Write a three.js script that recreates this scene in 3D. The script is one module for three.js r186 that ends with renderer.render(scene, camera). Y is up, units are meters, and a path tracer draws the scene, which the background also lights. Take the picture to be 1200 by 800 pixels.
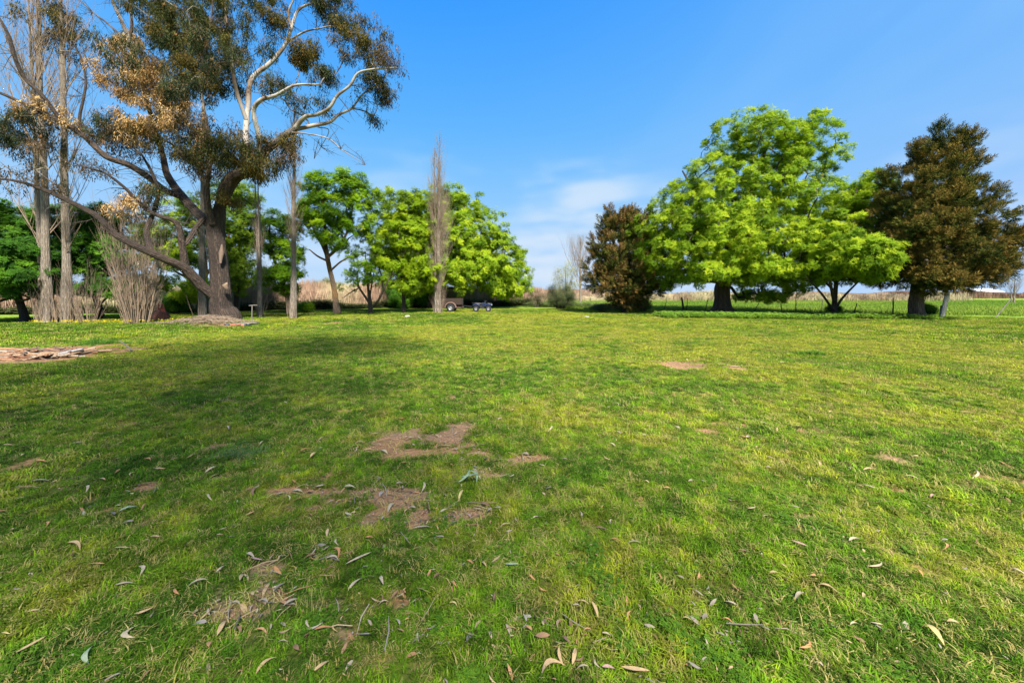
import * as THREE from 'three';
import { mergeGeometries } from 'three/addons/utils/BufferGeometryUtils.js';

// ------------------------------------------------------------------ camera, sky, sun, exposure
const EYE = 1.5, F = 433, HX = 600, HY = 346;           // eye height; lens in pixels of a 1200 x 800 picture; horizon row
const scene = new THREE.Scene();
const camera = new THREE.PerspectiveCamera(2 * Math.atan(454 / F) * 180 / Math.PI, 1200 / 908, 0.05, 8000);
camera.position.set(0, EYE, 0);
camera.setViewOffset(1200, 908, 0, 108, 1200, 800);

const EXPOSURE = 2.4;
const SUN = new THREE.Vector3(0.25, 0.76, 0.6).normalize();
const sun = new THREE.DirectionalLight(new THREE.Color(1, 0.95, 0.85), 5);
sun.position.copy(SUN).multiplyScalar(120);
sun.shadow.radius = 10;
sun.castShadow = true;
sun.shadow.mapSize.set(4096, 4096);
Object.assign(sun.shadow.camera, { left: -70, right: 70, top: 70, bottom: -70, near: 1, far: 300 });
scene.add(sun, sun.target);

// seeded randomness and noise
function rng(seed) { let s = seed >>> 0; return () => { s = (s + 0x6d2b79f5) | 0; let t = Math.imul(s ^ (s >>> 15), 1 | s); t = (t + Math.imul(t ^ (t >>> 7), 61 | t)) ^ t; return ((t ^ (t >>> 14)) >>> 0) / 4294967296; }; }
const { sin, cos, sqrt, abs, min, max, floor, PI, atan2, hypot, pow, exp } = Math;
const lerp = (a, b, t) => a + (b - a) * t, clamp = (x, a = 0, b = 1) => max(a, min(b, x));
const smooth = (x, a, b) => { const t = clamp((x - a) / (b - a)); return t * t * (3 - 2 * t); };
function hash(ix, iy, s) { let h = Math.imul(ix, 374761393) ^ Math.imul(iy, 668265263) ^ Math.imul(s, 2147483647); h = Math.imul(h ^ (h >>> 13), 1274126177); return ((h ^ (h >>> 16)) >>> 0) / 4294967296; }
function noise(x, y, s = 1) {
  const ix = floor(x), iy = floor(y), fx = x - ix, fy = y - iy, u = fx * fx * (3 - 2 * fx), v = fy * fy * (3 - 2 * fy);
  return lerp(lerp(hash(ix, iy, s), hash(ix + 1, iy, s), u), lerp(hash(ix, iy + 1, s), hash(ix + 1, iy + 1, s), u), v);
}
function fbm(x, y, s = 1, n = 4) { let a = 0.5, t = 0, w = 0; for (let i = 0; i < n; i++) { t += a * noise(x, y, s + i); w += a; x = x * 2.03 + 7.1; y = y * 2.03 + 3.7; a *= 0.5; } return t / w; }
const srgb = (c) => (c <= 0.04045 ? c / 12.92 : pow((c + 0.055) / 1.055, 2.4));

// the sky: clear spring blue, paler low down and towards the sun, thin high cloud near the horizon
{
  const W = 1024, H = 512, data = new Float32Array(W * H * 4);
  const stops = [[-90, 150, 175, 190], [-3, 190, 214, 240], [0, 196, 222, 250], [6, 180, 217, 254], [13, 148, 205, 255], [24, 100, 183, 255], [38, 62, 159, 255], [60, 36, 124, 232], [90, 30, 108, 215]];
  const sunAz = atan2(SUN.z, SUN.x);
  for (let j = 0; j < H; j++) {
    const e = ((j + 0.5) / H - 0.5) * 180; let k = 0; while (e > stops[k + 1][0]) k++;
    const t = (e - stops[k][0]) / (stops[k + 1][0] - stops[k][0]);
    const base = [1, 2, 3].map((c) => lerp(stops[k][c], stops[k + 1][c], t));
    for (let i = 0; i < W; i++) {
      const az = ((i + 0.5) / W - 0.5) * 2 * PI, dz = cos(az - sunAz);
      const w = pow((dz + 1) / 2, 0.95) * 1.2 * smooth(e, -5, 6) * (1 - 0.35 * smooth(e, 50, 90));
      let c = [lerp(base[0], 140, min(w, 0.85)), lerp(base[1], 188, min(w, 0.85)), lerp(base[2], 252, min(w, 0.85))];
      if (e > 0) {                                       // thin cloud on a plane overhead
        const q = 1 / (sin(e * PI / 180) + 0.06), x = cos(az) * q, z = sin(az) * q;
        const wisps = smooth(fbm(x * 0.55 + 3 + 0.6 * fbm(x * 0.9, z * 0.9, 40), z * 0.32 + 1, 30, 5), 0.42, 0.78);
        const fine = smooth(fbm(x * 2.1, z * 0.9 + 5, 35, 4), 0.4, 0.75);
        const bank = fbm((az - 0.3) * 1.6 + 2, e * 0.03 + 0.5 * fbm((az - 0.3) * 3, e * 0.1, 41, 3), 36, 4), rag = fbm(az * 6 + 0.14 * e, e * 0.55 - az * 3, 37, 5), top = 5 + 14 * smooth(bank, 0.3, 0.72) + 5 * (rag - 0.5);
        const m = (0.2 + 0.38 * exp(-pow((az + PI / 2 - 0.16) / 0.55, 2))) * smooth(e, -1, 3) * (1 - smooth(e, top - 5, top + 3)) * smooth(rag + 0.25 * bank, 0.25, 0.8) * 1.25 + 0.22 * wisps * fine * smooth(e, 14, 24) * (0.1 + 1.3 * w);
        c = c.map((v, n) => lerp(v, [228, 238, 252][n], clamp(m)));
      }
      for (let n = 0; n < 3; n++) data[(j * W + i) * 4 + n] = srgb(c[n] / 255) / EXPOSURE;
      data[(j * W + i) * 4 + 3] = 1;
    }
  }
  const sky = new THREE.DataTexture(data, W, H, THREE.RGBAFormat, THREE.FloatType);
  sky.mapping = THREE.EquirectangularReflectionMapping; sky.magFilter = THREE.LinearFilter; sky.needsUpdate = true;
  scene.background = sky; scene.environment = sky;
}

// ------------------------------------------------------------------ helpers
const V = (x, y, z) => new THREE.Vector3(x, y, z);
const used = new Map();
function numbered(name) { const n = used.get(name) ?? 0; used.set(name, n + 1); return n ? `${name}_${String(n).padStart(3, '0')}` : name; }
function tag(o, label, category, group, kind) {
  if (label) o.userData.label = label; if (category) o.userData.category = category;
  if (group) o.userData.group = group; if (kind) o.userData.kind = kind; return o;
}
function thing(name, label, category, pos = [0, 0, 0], group, kind) {
  const g = new THREE.Group(); g.name = numbered(name); g.position.set(...pos); scene.add(g); return tag(g, label, category, group, kind);
}
function part(name, geometry, material, parent, kind, label) {
  const m = new THREE.Mesh(geometry, material); m.name = numbered(name); m.castShadow = m.receiveShadow = true; parent.add(m);
  if (kind) m.userData.kind = kind; if (label) m.userData.label = label; return m;
}
function copies(name, geometry, material, list, parent, kind = 'stuff') {   // list of {m: Matrix4, c: Color}
  const o = new THREE.InstancedMesh(geometry, material, list.length); o.name = numbered(name); o.castShadow = o.receiveShadow = true;
  list.forEach((it, i) => { o.setMatrixAt(i, it.m); if (it.c) o.setColorAt(i, it.c); });
  if (kind) o.userData.kind = kind; parent.add(o); return o;
}
const rgb = (r, g, b) => new THREE.Color().setRGB(r, g, b);
const mixc = (a, b, t) => a.clone().lerp(b, t);

// the lie of the ground
const gumBase = V(-16.6, 0, -21);
function height(x, z) {
  const d = hypot(x, z), inside = smooth(x, -30, -26) * (1 - smooth(x, 26, 30)) * smooth(z, -40, -37) * (1 - smooth(z, 4, 8));
  let h = (fbm(x * 0.22, z * 0.22, 60, 3) - 0.5) * 0.14 * smooth(d, 2, 8) + (fbm(x * 1.6, z * 1.6, 64, 3) - 0.5) * 0.035;
  h += 0.12 * exp(-((x + 12.0) ** 2 / 1.6 + (z + 10.7) ** 2 / 1.2)) + 0.2 * exp(-((x - gumBase.x) ** 2 + (z - gumBase.z) ** 2) / 3.4);
  h += 0.14 * exp(-((x - 17.7) ** 2 + (z + 31) ** 2) / 5);
  return h * inside;
}
const spot = (px, py, d) => V((px - HX) / F * d, EYE - (py - HY) / F * d, -d);       // a point d metres out
function onGround(px, py) { const d = EYE * F / (py - HY); return V((px - HX) / F * d, 0, -d); }
function ground(px, py) { const p = onGround(px, py); p.y = height(p.x, p.z); return p; }

// geometry collector
class Geo {
  constructor() { this.p = []; this.n = []; this.u = []; this.c = []; this.i = []; }
  get count() { return this.p.length / 3; }
  vert(p, n, u, v, c) { this.p.push(p.x, p.y, p.z); this.n.push(n.x, n.y, n.z); this.u.push(u, v); if (c) this.c.push(c.r, c.g, c.b); return this.count - 1; }
  tube(pts, rad, sides = 6, color = null, lumps = 0, seed = 1) {
    const n = pts.length; if (n < 2) return;
    const T = pts.map((_, i) => pts[min(i + 1, n - 1)].clone().sub(pts[max(i - 1, 0)]).normalize());
    let side = abs(T[0].y) > 0.9 ? V(1, 0, 0) : V(0, 1, 0); side = side.cross(T[0]).normalize();
    let len = 0; const first = this.count, wraps = max(1, Math.round(2 * PI * rad[0] / 0.7));
    for (let i = 0; i < n; i++) {
      if (i) len += pts[i].distanceTo(pts[i - 1]);
      side.addScaledVector(T[i], -side.dot(T[i])).normalize();
      const up = T[i].clone().cross(side);
      for (let k = 0; k <= sides; k++) {
        const a = k / sides * 2 * PI, d = side.clone().multiplyScalar(cos(a)).addScaledVector(up, sin(a));
        const kk = k % sides, r = rad[i] * (1 + lumps * (noise(kk * 1.3 + 0.5, len * 1.1, seed) - 0.5 + 0.5 * (noise(kk * 2.1, len * 3.7, seed + 9) - 0.5)));
        this.vert(pts[i].clone().addScaledVector(d, r), d, k / sides * wraps, len / 0.7, color ? color(i / (n - 1), pts[i], rad[i]) : null);
      }
    }
    for (let i = 0; i < n - 1; i++) for (let k = 0; k < sides; k++) {
      const a = first + i * (sides + 1) + k, b = a + sides + 1; this.i.push(a, a + 1, b, a + 1, b + 1, b);
    }
    const end = this.vert(pts[n - 1].clone().addScaledVector(T[n - 1], rad[n - 1] * 0.6), T[n - 1], 0, len / 0.7, color ? color(1, pts[n - 1], rad[n - 1]) : null);
    for (let k = 0; k < sides; k++) this.i.push(first + (n - 1) * (sides + 1) + k, first + (n - 1) * (sides + 1) + k + 1, end);
  }
  tri(a, b, c) { const n = b.clone().sub(a).cross(c.clone().sub(a)).normalize(); const i = this.vert(a, n, 0, 0); this.vert(b, n, 1, 0); this.vert(c, n, 0.5, 1); this.i.push(i, i + 1, i + 2); }
  build() {
    const g = new THREE.BufferGeometry();
    g.setAttribute('position', new THREE.Float32BufferAttribute(this.p, 3)); g.setAttribute('normal', new THREE.Float32BufferAttribute(this.n, 3)); g.setAttribute('uv', new THREE.Float32BufferAttribute(this.u, 2));
    if (this.c.length) g.setAttribute('color', new THREE.Float32BufferAttribute(this.c, 3));
    g.setIndex(this.i); return g;
  }
}
function curve(list, n) {                                // smooth polyline through [Vector3, radius] pairs
  const c = new THREE.CatmullRomCurve3(list.map((q) => q[0]), false, 'centripetal'), pts = [], rad = [];
  for (let i = 0; i <= n; i++) { const t = i / n, f = t * (list.length - 1), k = min(floor(f), list.length - 2); pts.push(c.getPoint(t)); rad.push(lerp(list[k][1], list[k + 1][1], f - k)); }
  return [pts, rad];
}

// ------------------------------------------------------------------ materials
function texture(w, h, f, colored = true) {              // f(x, y) -> [r, g, b] in 0..1 (linear values are turned to sRGB)
  const d = new Uint8Array(w * h * 4);
  for (let j = 0; j < h; j++) for (let i = 0; i < w; i++) {
    const c = f(i / w, j / h), o = (j * w + i) * 4;
    for (let k = 0; k < 3; k++) { const v = Array.isArray(c) ? c[k] : c; d[o + k] = 255 * clamp(colored ? (v <= 0.0031308 ? v * 12.92 : 1.055 * pow(v, 1 / 2.4) - 0.055) : v); }
    d[o + 3] = 255;
  }
  const t = new THREE.DataTexture(d, w, h); t.magFilter = THREE.LinearFilter; t.minFilter = THREE.LinearFilter; t.wrapS = t.wrapT = THREE.RepeatWrapping;
  if (colored) t.colorSpace = THREE.SRGBColorSpace; t.needsUpdate = true; return t;
}
const tile = (x, y, nx, ny, s) => {                      // noise that repeats after one unit
  const X = x * nx, Y = y * ny, ix = floor(X), iy = floor(Y), u = X - ix, v = Y - iy, su = u * u * (3 - 2 * u), sv = v * v * (3 - 2 * v), m = (a, b) => hash(((a % nx) + nx) % nx, ((b % ny) + ny) % ny, s);
  return lerp(lerp(m(ix, iy), m(ix + 1, iy), su), lerp(m(ix, iy + 1), m(ix + 1, iy + 1), su), sv);
};
const furrow = (x, y) => { const w = x + 0.05 * (tile(x, y, 4, 3, 71) - 0.5); return clamp(0.55 * tile(w, y, 16, 3, 72) + 0.3 * tile(w, y, 34, 8, 73) + 0.15 * tile(x, y, 60, 40, 74)); };
const furrowMap = texture(256, 256, (x, y) => { const f = smooth(furrow(x, y), 0.25, 0.75), g = 0.4 + 0.75 * f; return [g, g * (0.97 + 0.05 * tile(x, y, 5, 5, 75)), g * (0.94 + 0.08 * tile(x, y, 6, 4, 76))]; });
const furrowBump = texture(256, 256, (x, y) => smooth(furrow(x, y), 0.2, 0.8), false);
const mottle = texture(256, 256, (x, y) => { const g = 0.72 + 0.2 * tile(x, y, 6, 4, 81) + 0.2 * tile(x, y, 18, 22, 82) - 0.12 * smooth(tile(x, y, 10, 40, 83), 0.6, 0.9); return [g, g * 0.985, g * 0.96]; });
const bark = (c, rough = true, vc = false, bump = 0.035) => new THREE.MeshStandardMaterial({ color: c, map: rough ? furrowMap : mottle, bumpMap: rough ? furrowBump : mottle, bumpScale: rough ? bump : 0.006, roughness: 0.92, vertexColors: vc });
const leafMat = (t = 0.45, r = 0.92) => new THREE.MeshPhysicalMaterial({ color: rgb(1, 1, 1), roughness: r, transmission: t, thickness: 0, ior: 1.4, specularIntensity: 0.12, side: THREE.DoubleSide });
const M = {
  leaf: leafMat(0.5), blade: leafMat(0.35), needle: leafMat(0.12, 0.95), dry: leafMat(0.25, 0.95),
  gum: bark(rgb(1, 1, 1), true, true, 0.06), limb: bark(rgb(1, 1, 1), false, true), ash: bark(rgb(0.115, 0.085, 0.06)), lichen: bark(rgb(1, 1, 1), true, true), dark: bark(rgb(0.06, 0.05, 0.04)),
  cypress: bark(rgb(0.17, 0.12, 0.09)), poplar: bark(rgb(0.32, 0.26, 0.2), true, false, 0.02), twig: new THREE.MeshStandardMaterial({ color: rgb(0.27, 0.195, 0.135), roughness: 0.95 }), greytwig: new THREE.MeshStandardMaterial({ color: rgb(0.4, 0.33, 0.28), roughness: 0.95 }),
  darktwig: new THREE.MeshStandardMaterial({ color: rgb(0.075, 0.06, 0.048), roughness: 0.95 }), straw: new THREE.MeshStandardMaterial({ color: rgb(1, 1, 1), roughness: 0.95, side: THREE.DoubleSide }),
  timber: bark(rgb(0.3, 0.26, 0.22), true, false, 0.01), greyPost: bark(rgb(0.55, 0.53, 0.5), true, false, 0.01), darkPost: bark(rgb(0.06, 0.05, 0.045), true, false, 0.01),
  wire: new THREE.MeshStandardMaterial({ color: rgb(0.25, 0.22, 0.2), roughness: 0.7, metalness: 0.6 }),
};

// ------------------------------------------------------------------ ground: lawn, bare soil, far field
const soil = [[455, 520, 30, 10, 1], [432, 526, 16, 5, .8], [532, 508, 24, 15, .9], [505, 517, 24, 6, .7], [385, 577, 62, 6, 1], [340, 576, 30, 4, .7], [462, 585, 38, 14, 1.2], [490, 606, 18, 17, 1.2], [548, 604, 30, 10, 1], [528, 612, 16, 6, .6], [618, 537, 30, 7, .8], [560, 530, 22, 9, .6], [545, 552, 18, 6, .5], [800, 428, 32, 5, .9], [860, 431, 14, 3, .9], [838, 506, 34, 7, .32], [1150, 474, 46, 8, .3], [312, 668, 26, 12, .8], [272, 720, 30, 9, .8], [310, 700, 28, 10, .7], [376, 655, 14, 12, .6], [48, 567, 24, 5, .5], [165, 572, 20, 4, .5], [465, 707, 22, 13, .7], [400, 745, 26, 10, .5], [655, 745, 24, 12, .45], [820, 690, 22, 8, .3], [270, 468, 20, 3, .5], [545, 487, 25, 3, .5], [930, 505, 24, 5, .4], [1082, 374.5, 26, 1.6, .55], [845, 369, 26, 2, 1], [30, 418, 66, 9, 1.2], [95, 409, 26, 5, .9], [148, 410, 10, 4, .8], [262, 381, 30, 2, .7], [420, 580, 30, 10, .7], [395, 378, 14, 2, .7], [120, 600, 26, 5, .4], [700, 395, 40, 2, .35], [880, 745, 26, 10, .3], [430, 585, 70, 16, .62], [490, 520, 90, 24, .5], [470, 600, 60, 22, .6], [575, 545, 60, 18, .45], [300, 695, 60, 40, .48], [400, 690, 50, 30, .4]].map(([px, py, rx, ry, s]) => {
  const c = onGround(px, py), a = onGround(px, py - ry).z, b = onGround(px, py + ry).z; return [c.x, c.z, rx * -c.z / F, max((b - a) / 2, 0.08), s];
});
function bare(x, z) {                                    // 0 turf .. 1 bare soil
  let v = 0;
  for (const [cx, cz, rx, rz, s] of soil) {
    const dx = (x - cx) / rx, dz = (z - cz) / rz; if (abs(dx) > 2.2 || abs(dz) > 2.2) continue;
    v = max(v, s * (1 - smooth(sqrt(dx * dx + dz * dz), 0.35, 1.5)));
  }
  const d = hypot(x, z); if (d < 12) v = max(v, 0.26 * smooth(fbm(x * 3.3 + 3, z * 3.3, 95, 3), 0.52, 0.72) * (1 - smooth(d, 7, 12)));
  if (v <= 0) return 0;
  return clamp(smooth(1.1 * v + 1.5 * (fbm(x * 4.6, z * 4.6, 90, 5) - 0.5), 0.28, 0.86));
}
const tone = (x, z) => {                                 // 0 deep green .. 1 yellowed turf
  let t = 0.4 + 1.5 * (fbm(x * 0.28 + 9, z * 0.28, 100, 4) - 0.5) + 0.9 * (fbm(x * 1.5, z * 1.5, 110, 3) - 0.5) + 0.6 * (noise(x * 6, z * 6, 117) - 0.5) + 0.55 * (noise(x * 15, z * 15, 119) - 0.5);
  t += 0.2 * smooth(x, -4, 6) + 0.16 * smooth(-z, 5, 14) * (1 - smooth(-z, 30, 40));
  t += 0.3 * (fbm(x * 2.6 + 5, z * 2.6, 118, 2) - 0.5); t -= 0.25 * exp(-((x - 0.7) ** 2 / 1.2 + (z + 2.6) ** 2 / 1)) + 0.3 * exp(-((x - 1.9) ** 2 / 1 + (z + 1.5) ** 2 / 0.2));
  return clamp(t);
};
const TURF = [rgb(0.062, 0.15, 0.01), rgb(0.155, 0.282, 0.012), rgb(0.345, 0.372, 0.024)];
const turfColor = (t) => (t < 0.5 ? mixc(TURF[0], TURF[1], t * 2) : mixc(TURF[1], TURF[2], t * 2 - 1));
const LAWN = { x0: -30, x1: 30, z0: -40, z1: 8 };
{
  const TW = 2048, TH = 1640, w = LAWN.x1 - LAWN.x0, h = LAWN.z1 - LAWN.z0;
  const map = texture(TW, TH, (u, v) => {
    const x = LAWN.x0 + u * w, z = LAWN.z1 - v * h, t = tone(x, z), c = turfColor(t), b = bare(x, z), g = 0.62 + 0.75 * hash(floor(u * TW), floor(v * TH), 5) * fbm(x * 9, z * 9, 120, 2);
    const s = 0.75 + 0.5 * fbm(x * 5, z * 5, 130, 4), thatch = 0.35 * smooth(noise(x * 4.4, z * 4.4, 140), 0.5, 0.9);
    const grey = smooth(noise(x * 1.7, z * 1.7, 150), 0.45, 0.8) * 0.5 + (x < -0.75 && z > -2.45 ? 0.6 : 0);
    const k = [lerp(0.3, 0.2, grey) * s, lerp(0.165, 0.15, grey) * s, lerp(0.08, 0.092, grey) * s], y = [c.r * g, c.g * g, c.b * g].map((q, i) => 0.7 * lerp(q, [0.15, 0.1, 0.045][i], 0.4 + thatch));
    return [0, 1, 2].map((i) => lerp(y[i], k[i], b));
  });
  map.wrapS = map.wrapT = THREE.ClampToEdgeWrapping;
  const bump = texture(512, 512, (x, y) => 0.5 * tile(x, y, 40, 40, 161) + 0.5 * tile(x, y, 110, 110, 162), false); bump.repeat.set(30, 24);
  const g = new THREE.PlaneGeometry(w, h, 300, 240); g.rotateX(-PI / 2); g.translate((LAWN.x0 + LAWN.x1) / 2, 0, (LAWN.z0 + LAWN.z1) / 2);
  const p = g.attributes.position; for (let i = 0; i < p.count; i++) p.setY(i, height(p.getX(i), p.getZ(i)) - 0.06 * 0);
  g.computeVertexNormals();
  tag(part('lawn_ground', g, new THREE.MeshPhysicalMaterial({ map, bumpMap: bump, bumpScale: 0.025, roughness: 1, specularIntensity: 0.1 }), scene), 'short green lawn with reddish bare soil patches reaching to the trees', 'lawn', null, 'structure');

  const S = 360, fmap = texture(2048, 2048, (u, v) => {
    const x = u * S, z = v * S, n = 0.5 + 1.1 * (fbm(x * 0.035, z * 0.05, 170, 5) - 0.5) + 0.7 * (fbm(x * 0.4, z * 0.4, 180, 3) - 0.5), c = mixc(rgb(0.1, 0.2, 0.02), rgb(0.26, 0.31, 0.045), clamp(n)), q = 0.8 + 0.4 * hash(floor(u * 2048), floor(v * 2048), 6);
    return [c.r * q, c.g * q, c.b * q];
  });
  fmap.wrapS = fmap.wrapT = THREE.MirroredRepeatWrapping;
  const R = 4000, pieces = [[-R, R, -R, LAWN.z0], [-R, R, LAWN.z1, 600], [-R, LAWN.x0, LAWN.z0, LAWN.z1], [LAWN.x1, R, LAWN.z0, LAWN.z1]].map(([a, b, c, d]) => {
    const q = new THREE.PlaneGeometry(b - a, d - c); q.rotateX(-PI / 2); q.translate((a + b) / 2, 0, (c + d) / 2);
    const P = q.attributes.position, U = q.attributes.uv; for (let i = 0; i < 4; i++) U.setXY(i, P.getX(i) / S, P.getZ(i) / S); return q;
  });
  tag(part('field', mergeGeometries(pieces), new THREE.MeshPhysicalMaterial({ map: fmap, roughness: 1, specularIntensity: 0.1 }), scene), 'flat green pasture beyond the trees reaching to the horizon', 'field', null, 'structure');
}

// grass: instanced tufts of bent blades, thinner with distance
function tuftGeo(seed, n, spread, h0, h1, w, lean) {
  const r = rng(seed), g = new Geo();
  for (let i = 0; i < n; i++) {
    const a = r() * 2 * PI, q = spread * sqrt(r()), b = V(cos(a) * q, -0.01, sin(a) * q), h = lerp(h0, h1, r()), yaw = r() * 2 * PI, l = lean * (0.3 + r());
    const d = V(cos(yaw), 0, sin(yaw)), s = V(-d.z, 0, d.x).multiplyScalar(w * (0.7 + 0.6 * r())), m = b.clone().addScaledVector(d, l * h * 0.35).setY(h * 0.62), t = b.clone().addScaledVector(d, l * h).setY(h * (1 - 0.28 * l));
    const B0 = b.clone().sub(s), B1 = b.clone().add(s), M0 = m.clone().addScaledVector(s, -0.75), M1 = m.clone().addScaledVector(s, 0.75);
    g.tri(B0, B1, M1); g.tri(B0, M1, M0); g.tri(M0, M1, t);
  }
  return g.build();
}
function cloverGeo(seed, n, spread, size, h) {
  const r = rng(seed), g = new Geo();
  for (let i = 0; i < n; i++) {
    const a = r() * 2 * PI, q = spread * sqrt(r()), y = h * (0.5 + 0.6 * r()), c = V(cos(a) * q, y, sin(a) * q), yaw = r() * 6;
    for (let k = 0; k < 3; k++) {
      const b = yaw + k * 2.094, d = V(cos(b), 0.15 * (r() - 0.2), sin(b)), s = V(-d.z, 0, d.x), L = size * (0.8 + 0.4 * r()), e = c.clone().addScaledVector(d, L);
      const p = c.clone().addScaledVector(d, L * 0.65).addScaledVector(s, L * 0.5), o = c.clone().addScaledVector(d, L * 0.65).addScaledVector(s, -L * 0.5);
      g.tri(c, p, e); g.tri(c, e, o);
    }
    const st = 0.002; g.tri(V(c.x * 0.8 - st, 0, c.z * 0.8), V(c.x * 0.8 + st, 0, c.z * 0.8), c);
  }
  return g.build();
}
{
  const r = rng(7), grass = thing('grass', 'short mown green grass covering the lawn', 'grass', [0, 0, 0], null, 'stuff');
  const fine = [1, 2, 3].map((s) => tuftGeo(s, 9, 0.036, 0.016, 0.06, 0.0023, 1.1)), mid = [4, 5].map((s) => tuftGeo(s, 14, 0.08, 0.02, 0.065, 0.0036, 1)), far = [6, 7].map((s) => tuftGeo(s, 22, 0.2, 0.025, 0.075, 0.0065, 0.8));
  const straw = tuftGeo(8, 6, 0.05, 0.02, 0.06, 0.0018, 1.5), clover = cloverGeo(9, 6, 0.06, 0.013, 0.034);
  const lists = new Map(); const push = (g, m, c) => { if (!lists.has(g)) lists.set(g, []); lists.get(g).push({ m, c }); };
  const q = new THREE.Quaternion(), e = new THREE.Euler(), s = V(1, 1, 1), p = V(0, 0, 0);
  const place = (x, z, k, up = 1) => { e.set((r() - 0.5) * 0.3, r() * 6.283, (r() - 0.5) * 0.3); return new THREE.Matrix4().compose(p.set(x, height(x, z), z), q.setFromEuler(e), s.set(k, k * up, k)); };
  const ring = (r0, r1, dens, geos, k0, half = 1.08, low = 0.7) => {
    const n = dens * half * (r1 * r1 - r0 * r0);
    for (let i = 0; i < n; i++) {
      const d = sqrt(lerp(r0 * r0, r1 * r1, r())), a = (r() * 2 - 1) * half, x = d * sin(a), z = -d * cos(a) + 0.25;
      const b = bare(x, z); if (r() < b * 1.05 - 0.02) continue;
      const t = clamp(tone(x, z) + (r() - 0.5) * 0.35), c = turfColor(t); c.multiplyScalar((0.42 + 1.0 * r()) * (0.6 + 0.8 * noise(x * 11, z * 11, 212)));
      if (r() < 0.1 + 0.16 * t + 0.3 * b) c.lerp(rgb(0.46, 0.36, 0.13), 0.5 + 0.4 * r());
      const lush = 0.5 * smooth(fbm(x * 1.1, z * 1.1, 210, 3), 0.4, 0.75) + 0.45 * smooth(noise(x * 7, z * 7, 213), 0.55, 0.95), k = k0 * (0.65 + 0.5 * r() + 0.55 * lush) * (1 - 0.4 * b);
      push(geos[floor(r() * geos.length)], place(x, z, k, low * (0.75 + 0.5 * r())), c);
    }
  };
  ring(0.9, 4.2, 2300, fine, 0.85, 1.55, 0.72); ring(4.2, 9, 760, fine, 1.2, 1.5, 0.62); ring(9, 19, 165, mid, 1.1, 1.35, 0.55); ring(19, 42, 44, far, 1.1, 1.02, 0.55);
  for (let i = 0; i < 9000; i++) {                        // dead straw in the sward
    const d = 1 + 10 * r() * r(), a = (r() * 2 - 1) * 1.05, x = d * sin(a), z = -d * cos(a) + 0.2; if (noise(x * 1.3, z * 1.3, 220) < 0.42) continue;
    push(straw, place(x, z, 0.9 + 0.6 * r(), 0.6), mixc(rgb(0.55, 0.44, 0.18), rgb(0.4, 0.37, 0.07), r()));
  }
  for (const [g, list] of lists) copies('grass_tufts', g, M.blade, list, grass);
  const cl = thing('clover', 'patches of dark green clover growing through the grass', 'clover', [0, 0, 0], null, 'stuff'), list = [];
  for (let i = 0; i < 60000; i++) {
    const d = 1 + 9 * r() * r(), a = (r() * 2 - 1) * 1.05, x = d * sin(a), z = -d * cos(a) + 0.2;
    if (noise(x * 1.6 + 4, z * 1.6, 230) * 0.4 + 0.6 * noise(x * 6.5, z * 6.5, 231) < 0.6 + 0.16 * r() || bare(x, z) > 0.5) continue;
    if (r() < 0.45) continue; list.push({ m: place(x, z, 0.5 + 0.5 * r(), 0.75), c: mixc(rgb(0.06, 0.15, 0.014), rgb(0.15, 0.27, 0.02), r()) });
  }
  copies('clover_leaves', clover, M.blade, list, cl);
  // taller pasture grass beyond the fence
  const pasture = thing('pasture_grass', 'taller rough green grass of the pasture beyond the fence', 'grass', [0, 0, 0], null, 'stuff'), tall = tuftGeo(11, 24, 0.4, 0.08, 0.3, 0.012, 0.7), pl = [];
  for (let i = 0; i < 42000; i++) {
    const d = sqrt(lerp(27 * 27, 150 * 150, pow(r(), 1.7))), a = (r() * 2 - 1) * 1.04, x = d * sin(a), z = -d * cos(a); if (z > -38.5 + max(0, x - 12) * 0.5 || (x < 6 && z > -52)) continue;
    pl.push({ m: place(x, z, 0.7 + 0.8 * r() + d / 140, 0.7 + 0.5 * r()), c: mixc(rgb(0.11, 0.23, 0.022), rgb(0.27, 0.33, 0.05), clamp(fbm(x * 0.06, z * 0.06, 240, 4) * 1.6 - 0.4 + 0.3 * r())) });
  }
  copies('pasture_tufts', tall, M.blade, pl, pasture);
}
// ------------------------------------------------------------------ foliage pieces
function ashSpray(seed) {                                // a twig end with feathered leaves
  const r = rng(seed), g = new Geo();
  for (let l = 0; l < 7; l++) {
    const a = l * 2.4 + r(), tilt = 0.25 + 0.9 * r(), d = V(cos(a) * sin(tilt + 0.4), cos(tilt + 0.3), sin(a) * sin(tilt + 0.4)).normalize(), len = 0.2 + 0.1 * r(), o = d.clone().multiplyScalar(0.05).setY(0.12 * r());
    let side = V(-d.z, 0, d.x); if (side.length() < 0.1) side.set(1, 0, 0); side.normalize();
    for (let k = 1; k <= 4; k++) for (const s of k === 4 ? [0] : [-1, 1]) {
      const q = o.clone().addScaledVector(d, len * k / 4); q.y -= 0.05 * (k / 4) ** 2;
      const t = d.clone().multiplyScalar(s ? 0.55 : 1).addScaledVector(side, s).normalize(), L = 0.085 + 0.04 * r(), tip = q.clone().addScaledVector(t, L * 1.15); tip.y -= 0.03;
      const w = V(0, 1, 0).cross(t).normalize()  .multiplyScalar(0.027), m = q.clone().lerp(tip, 0.45); m.y += 0.008;
      g.tri(q, m.clone().add(w), tip); g.tri(q, tip, m.clone().sub(w));
    }
  }
  return g.build();
}
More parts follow.
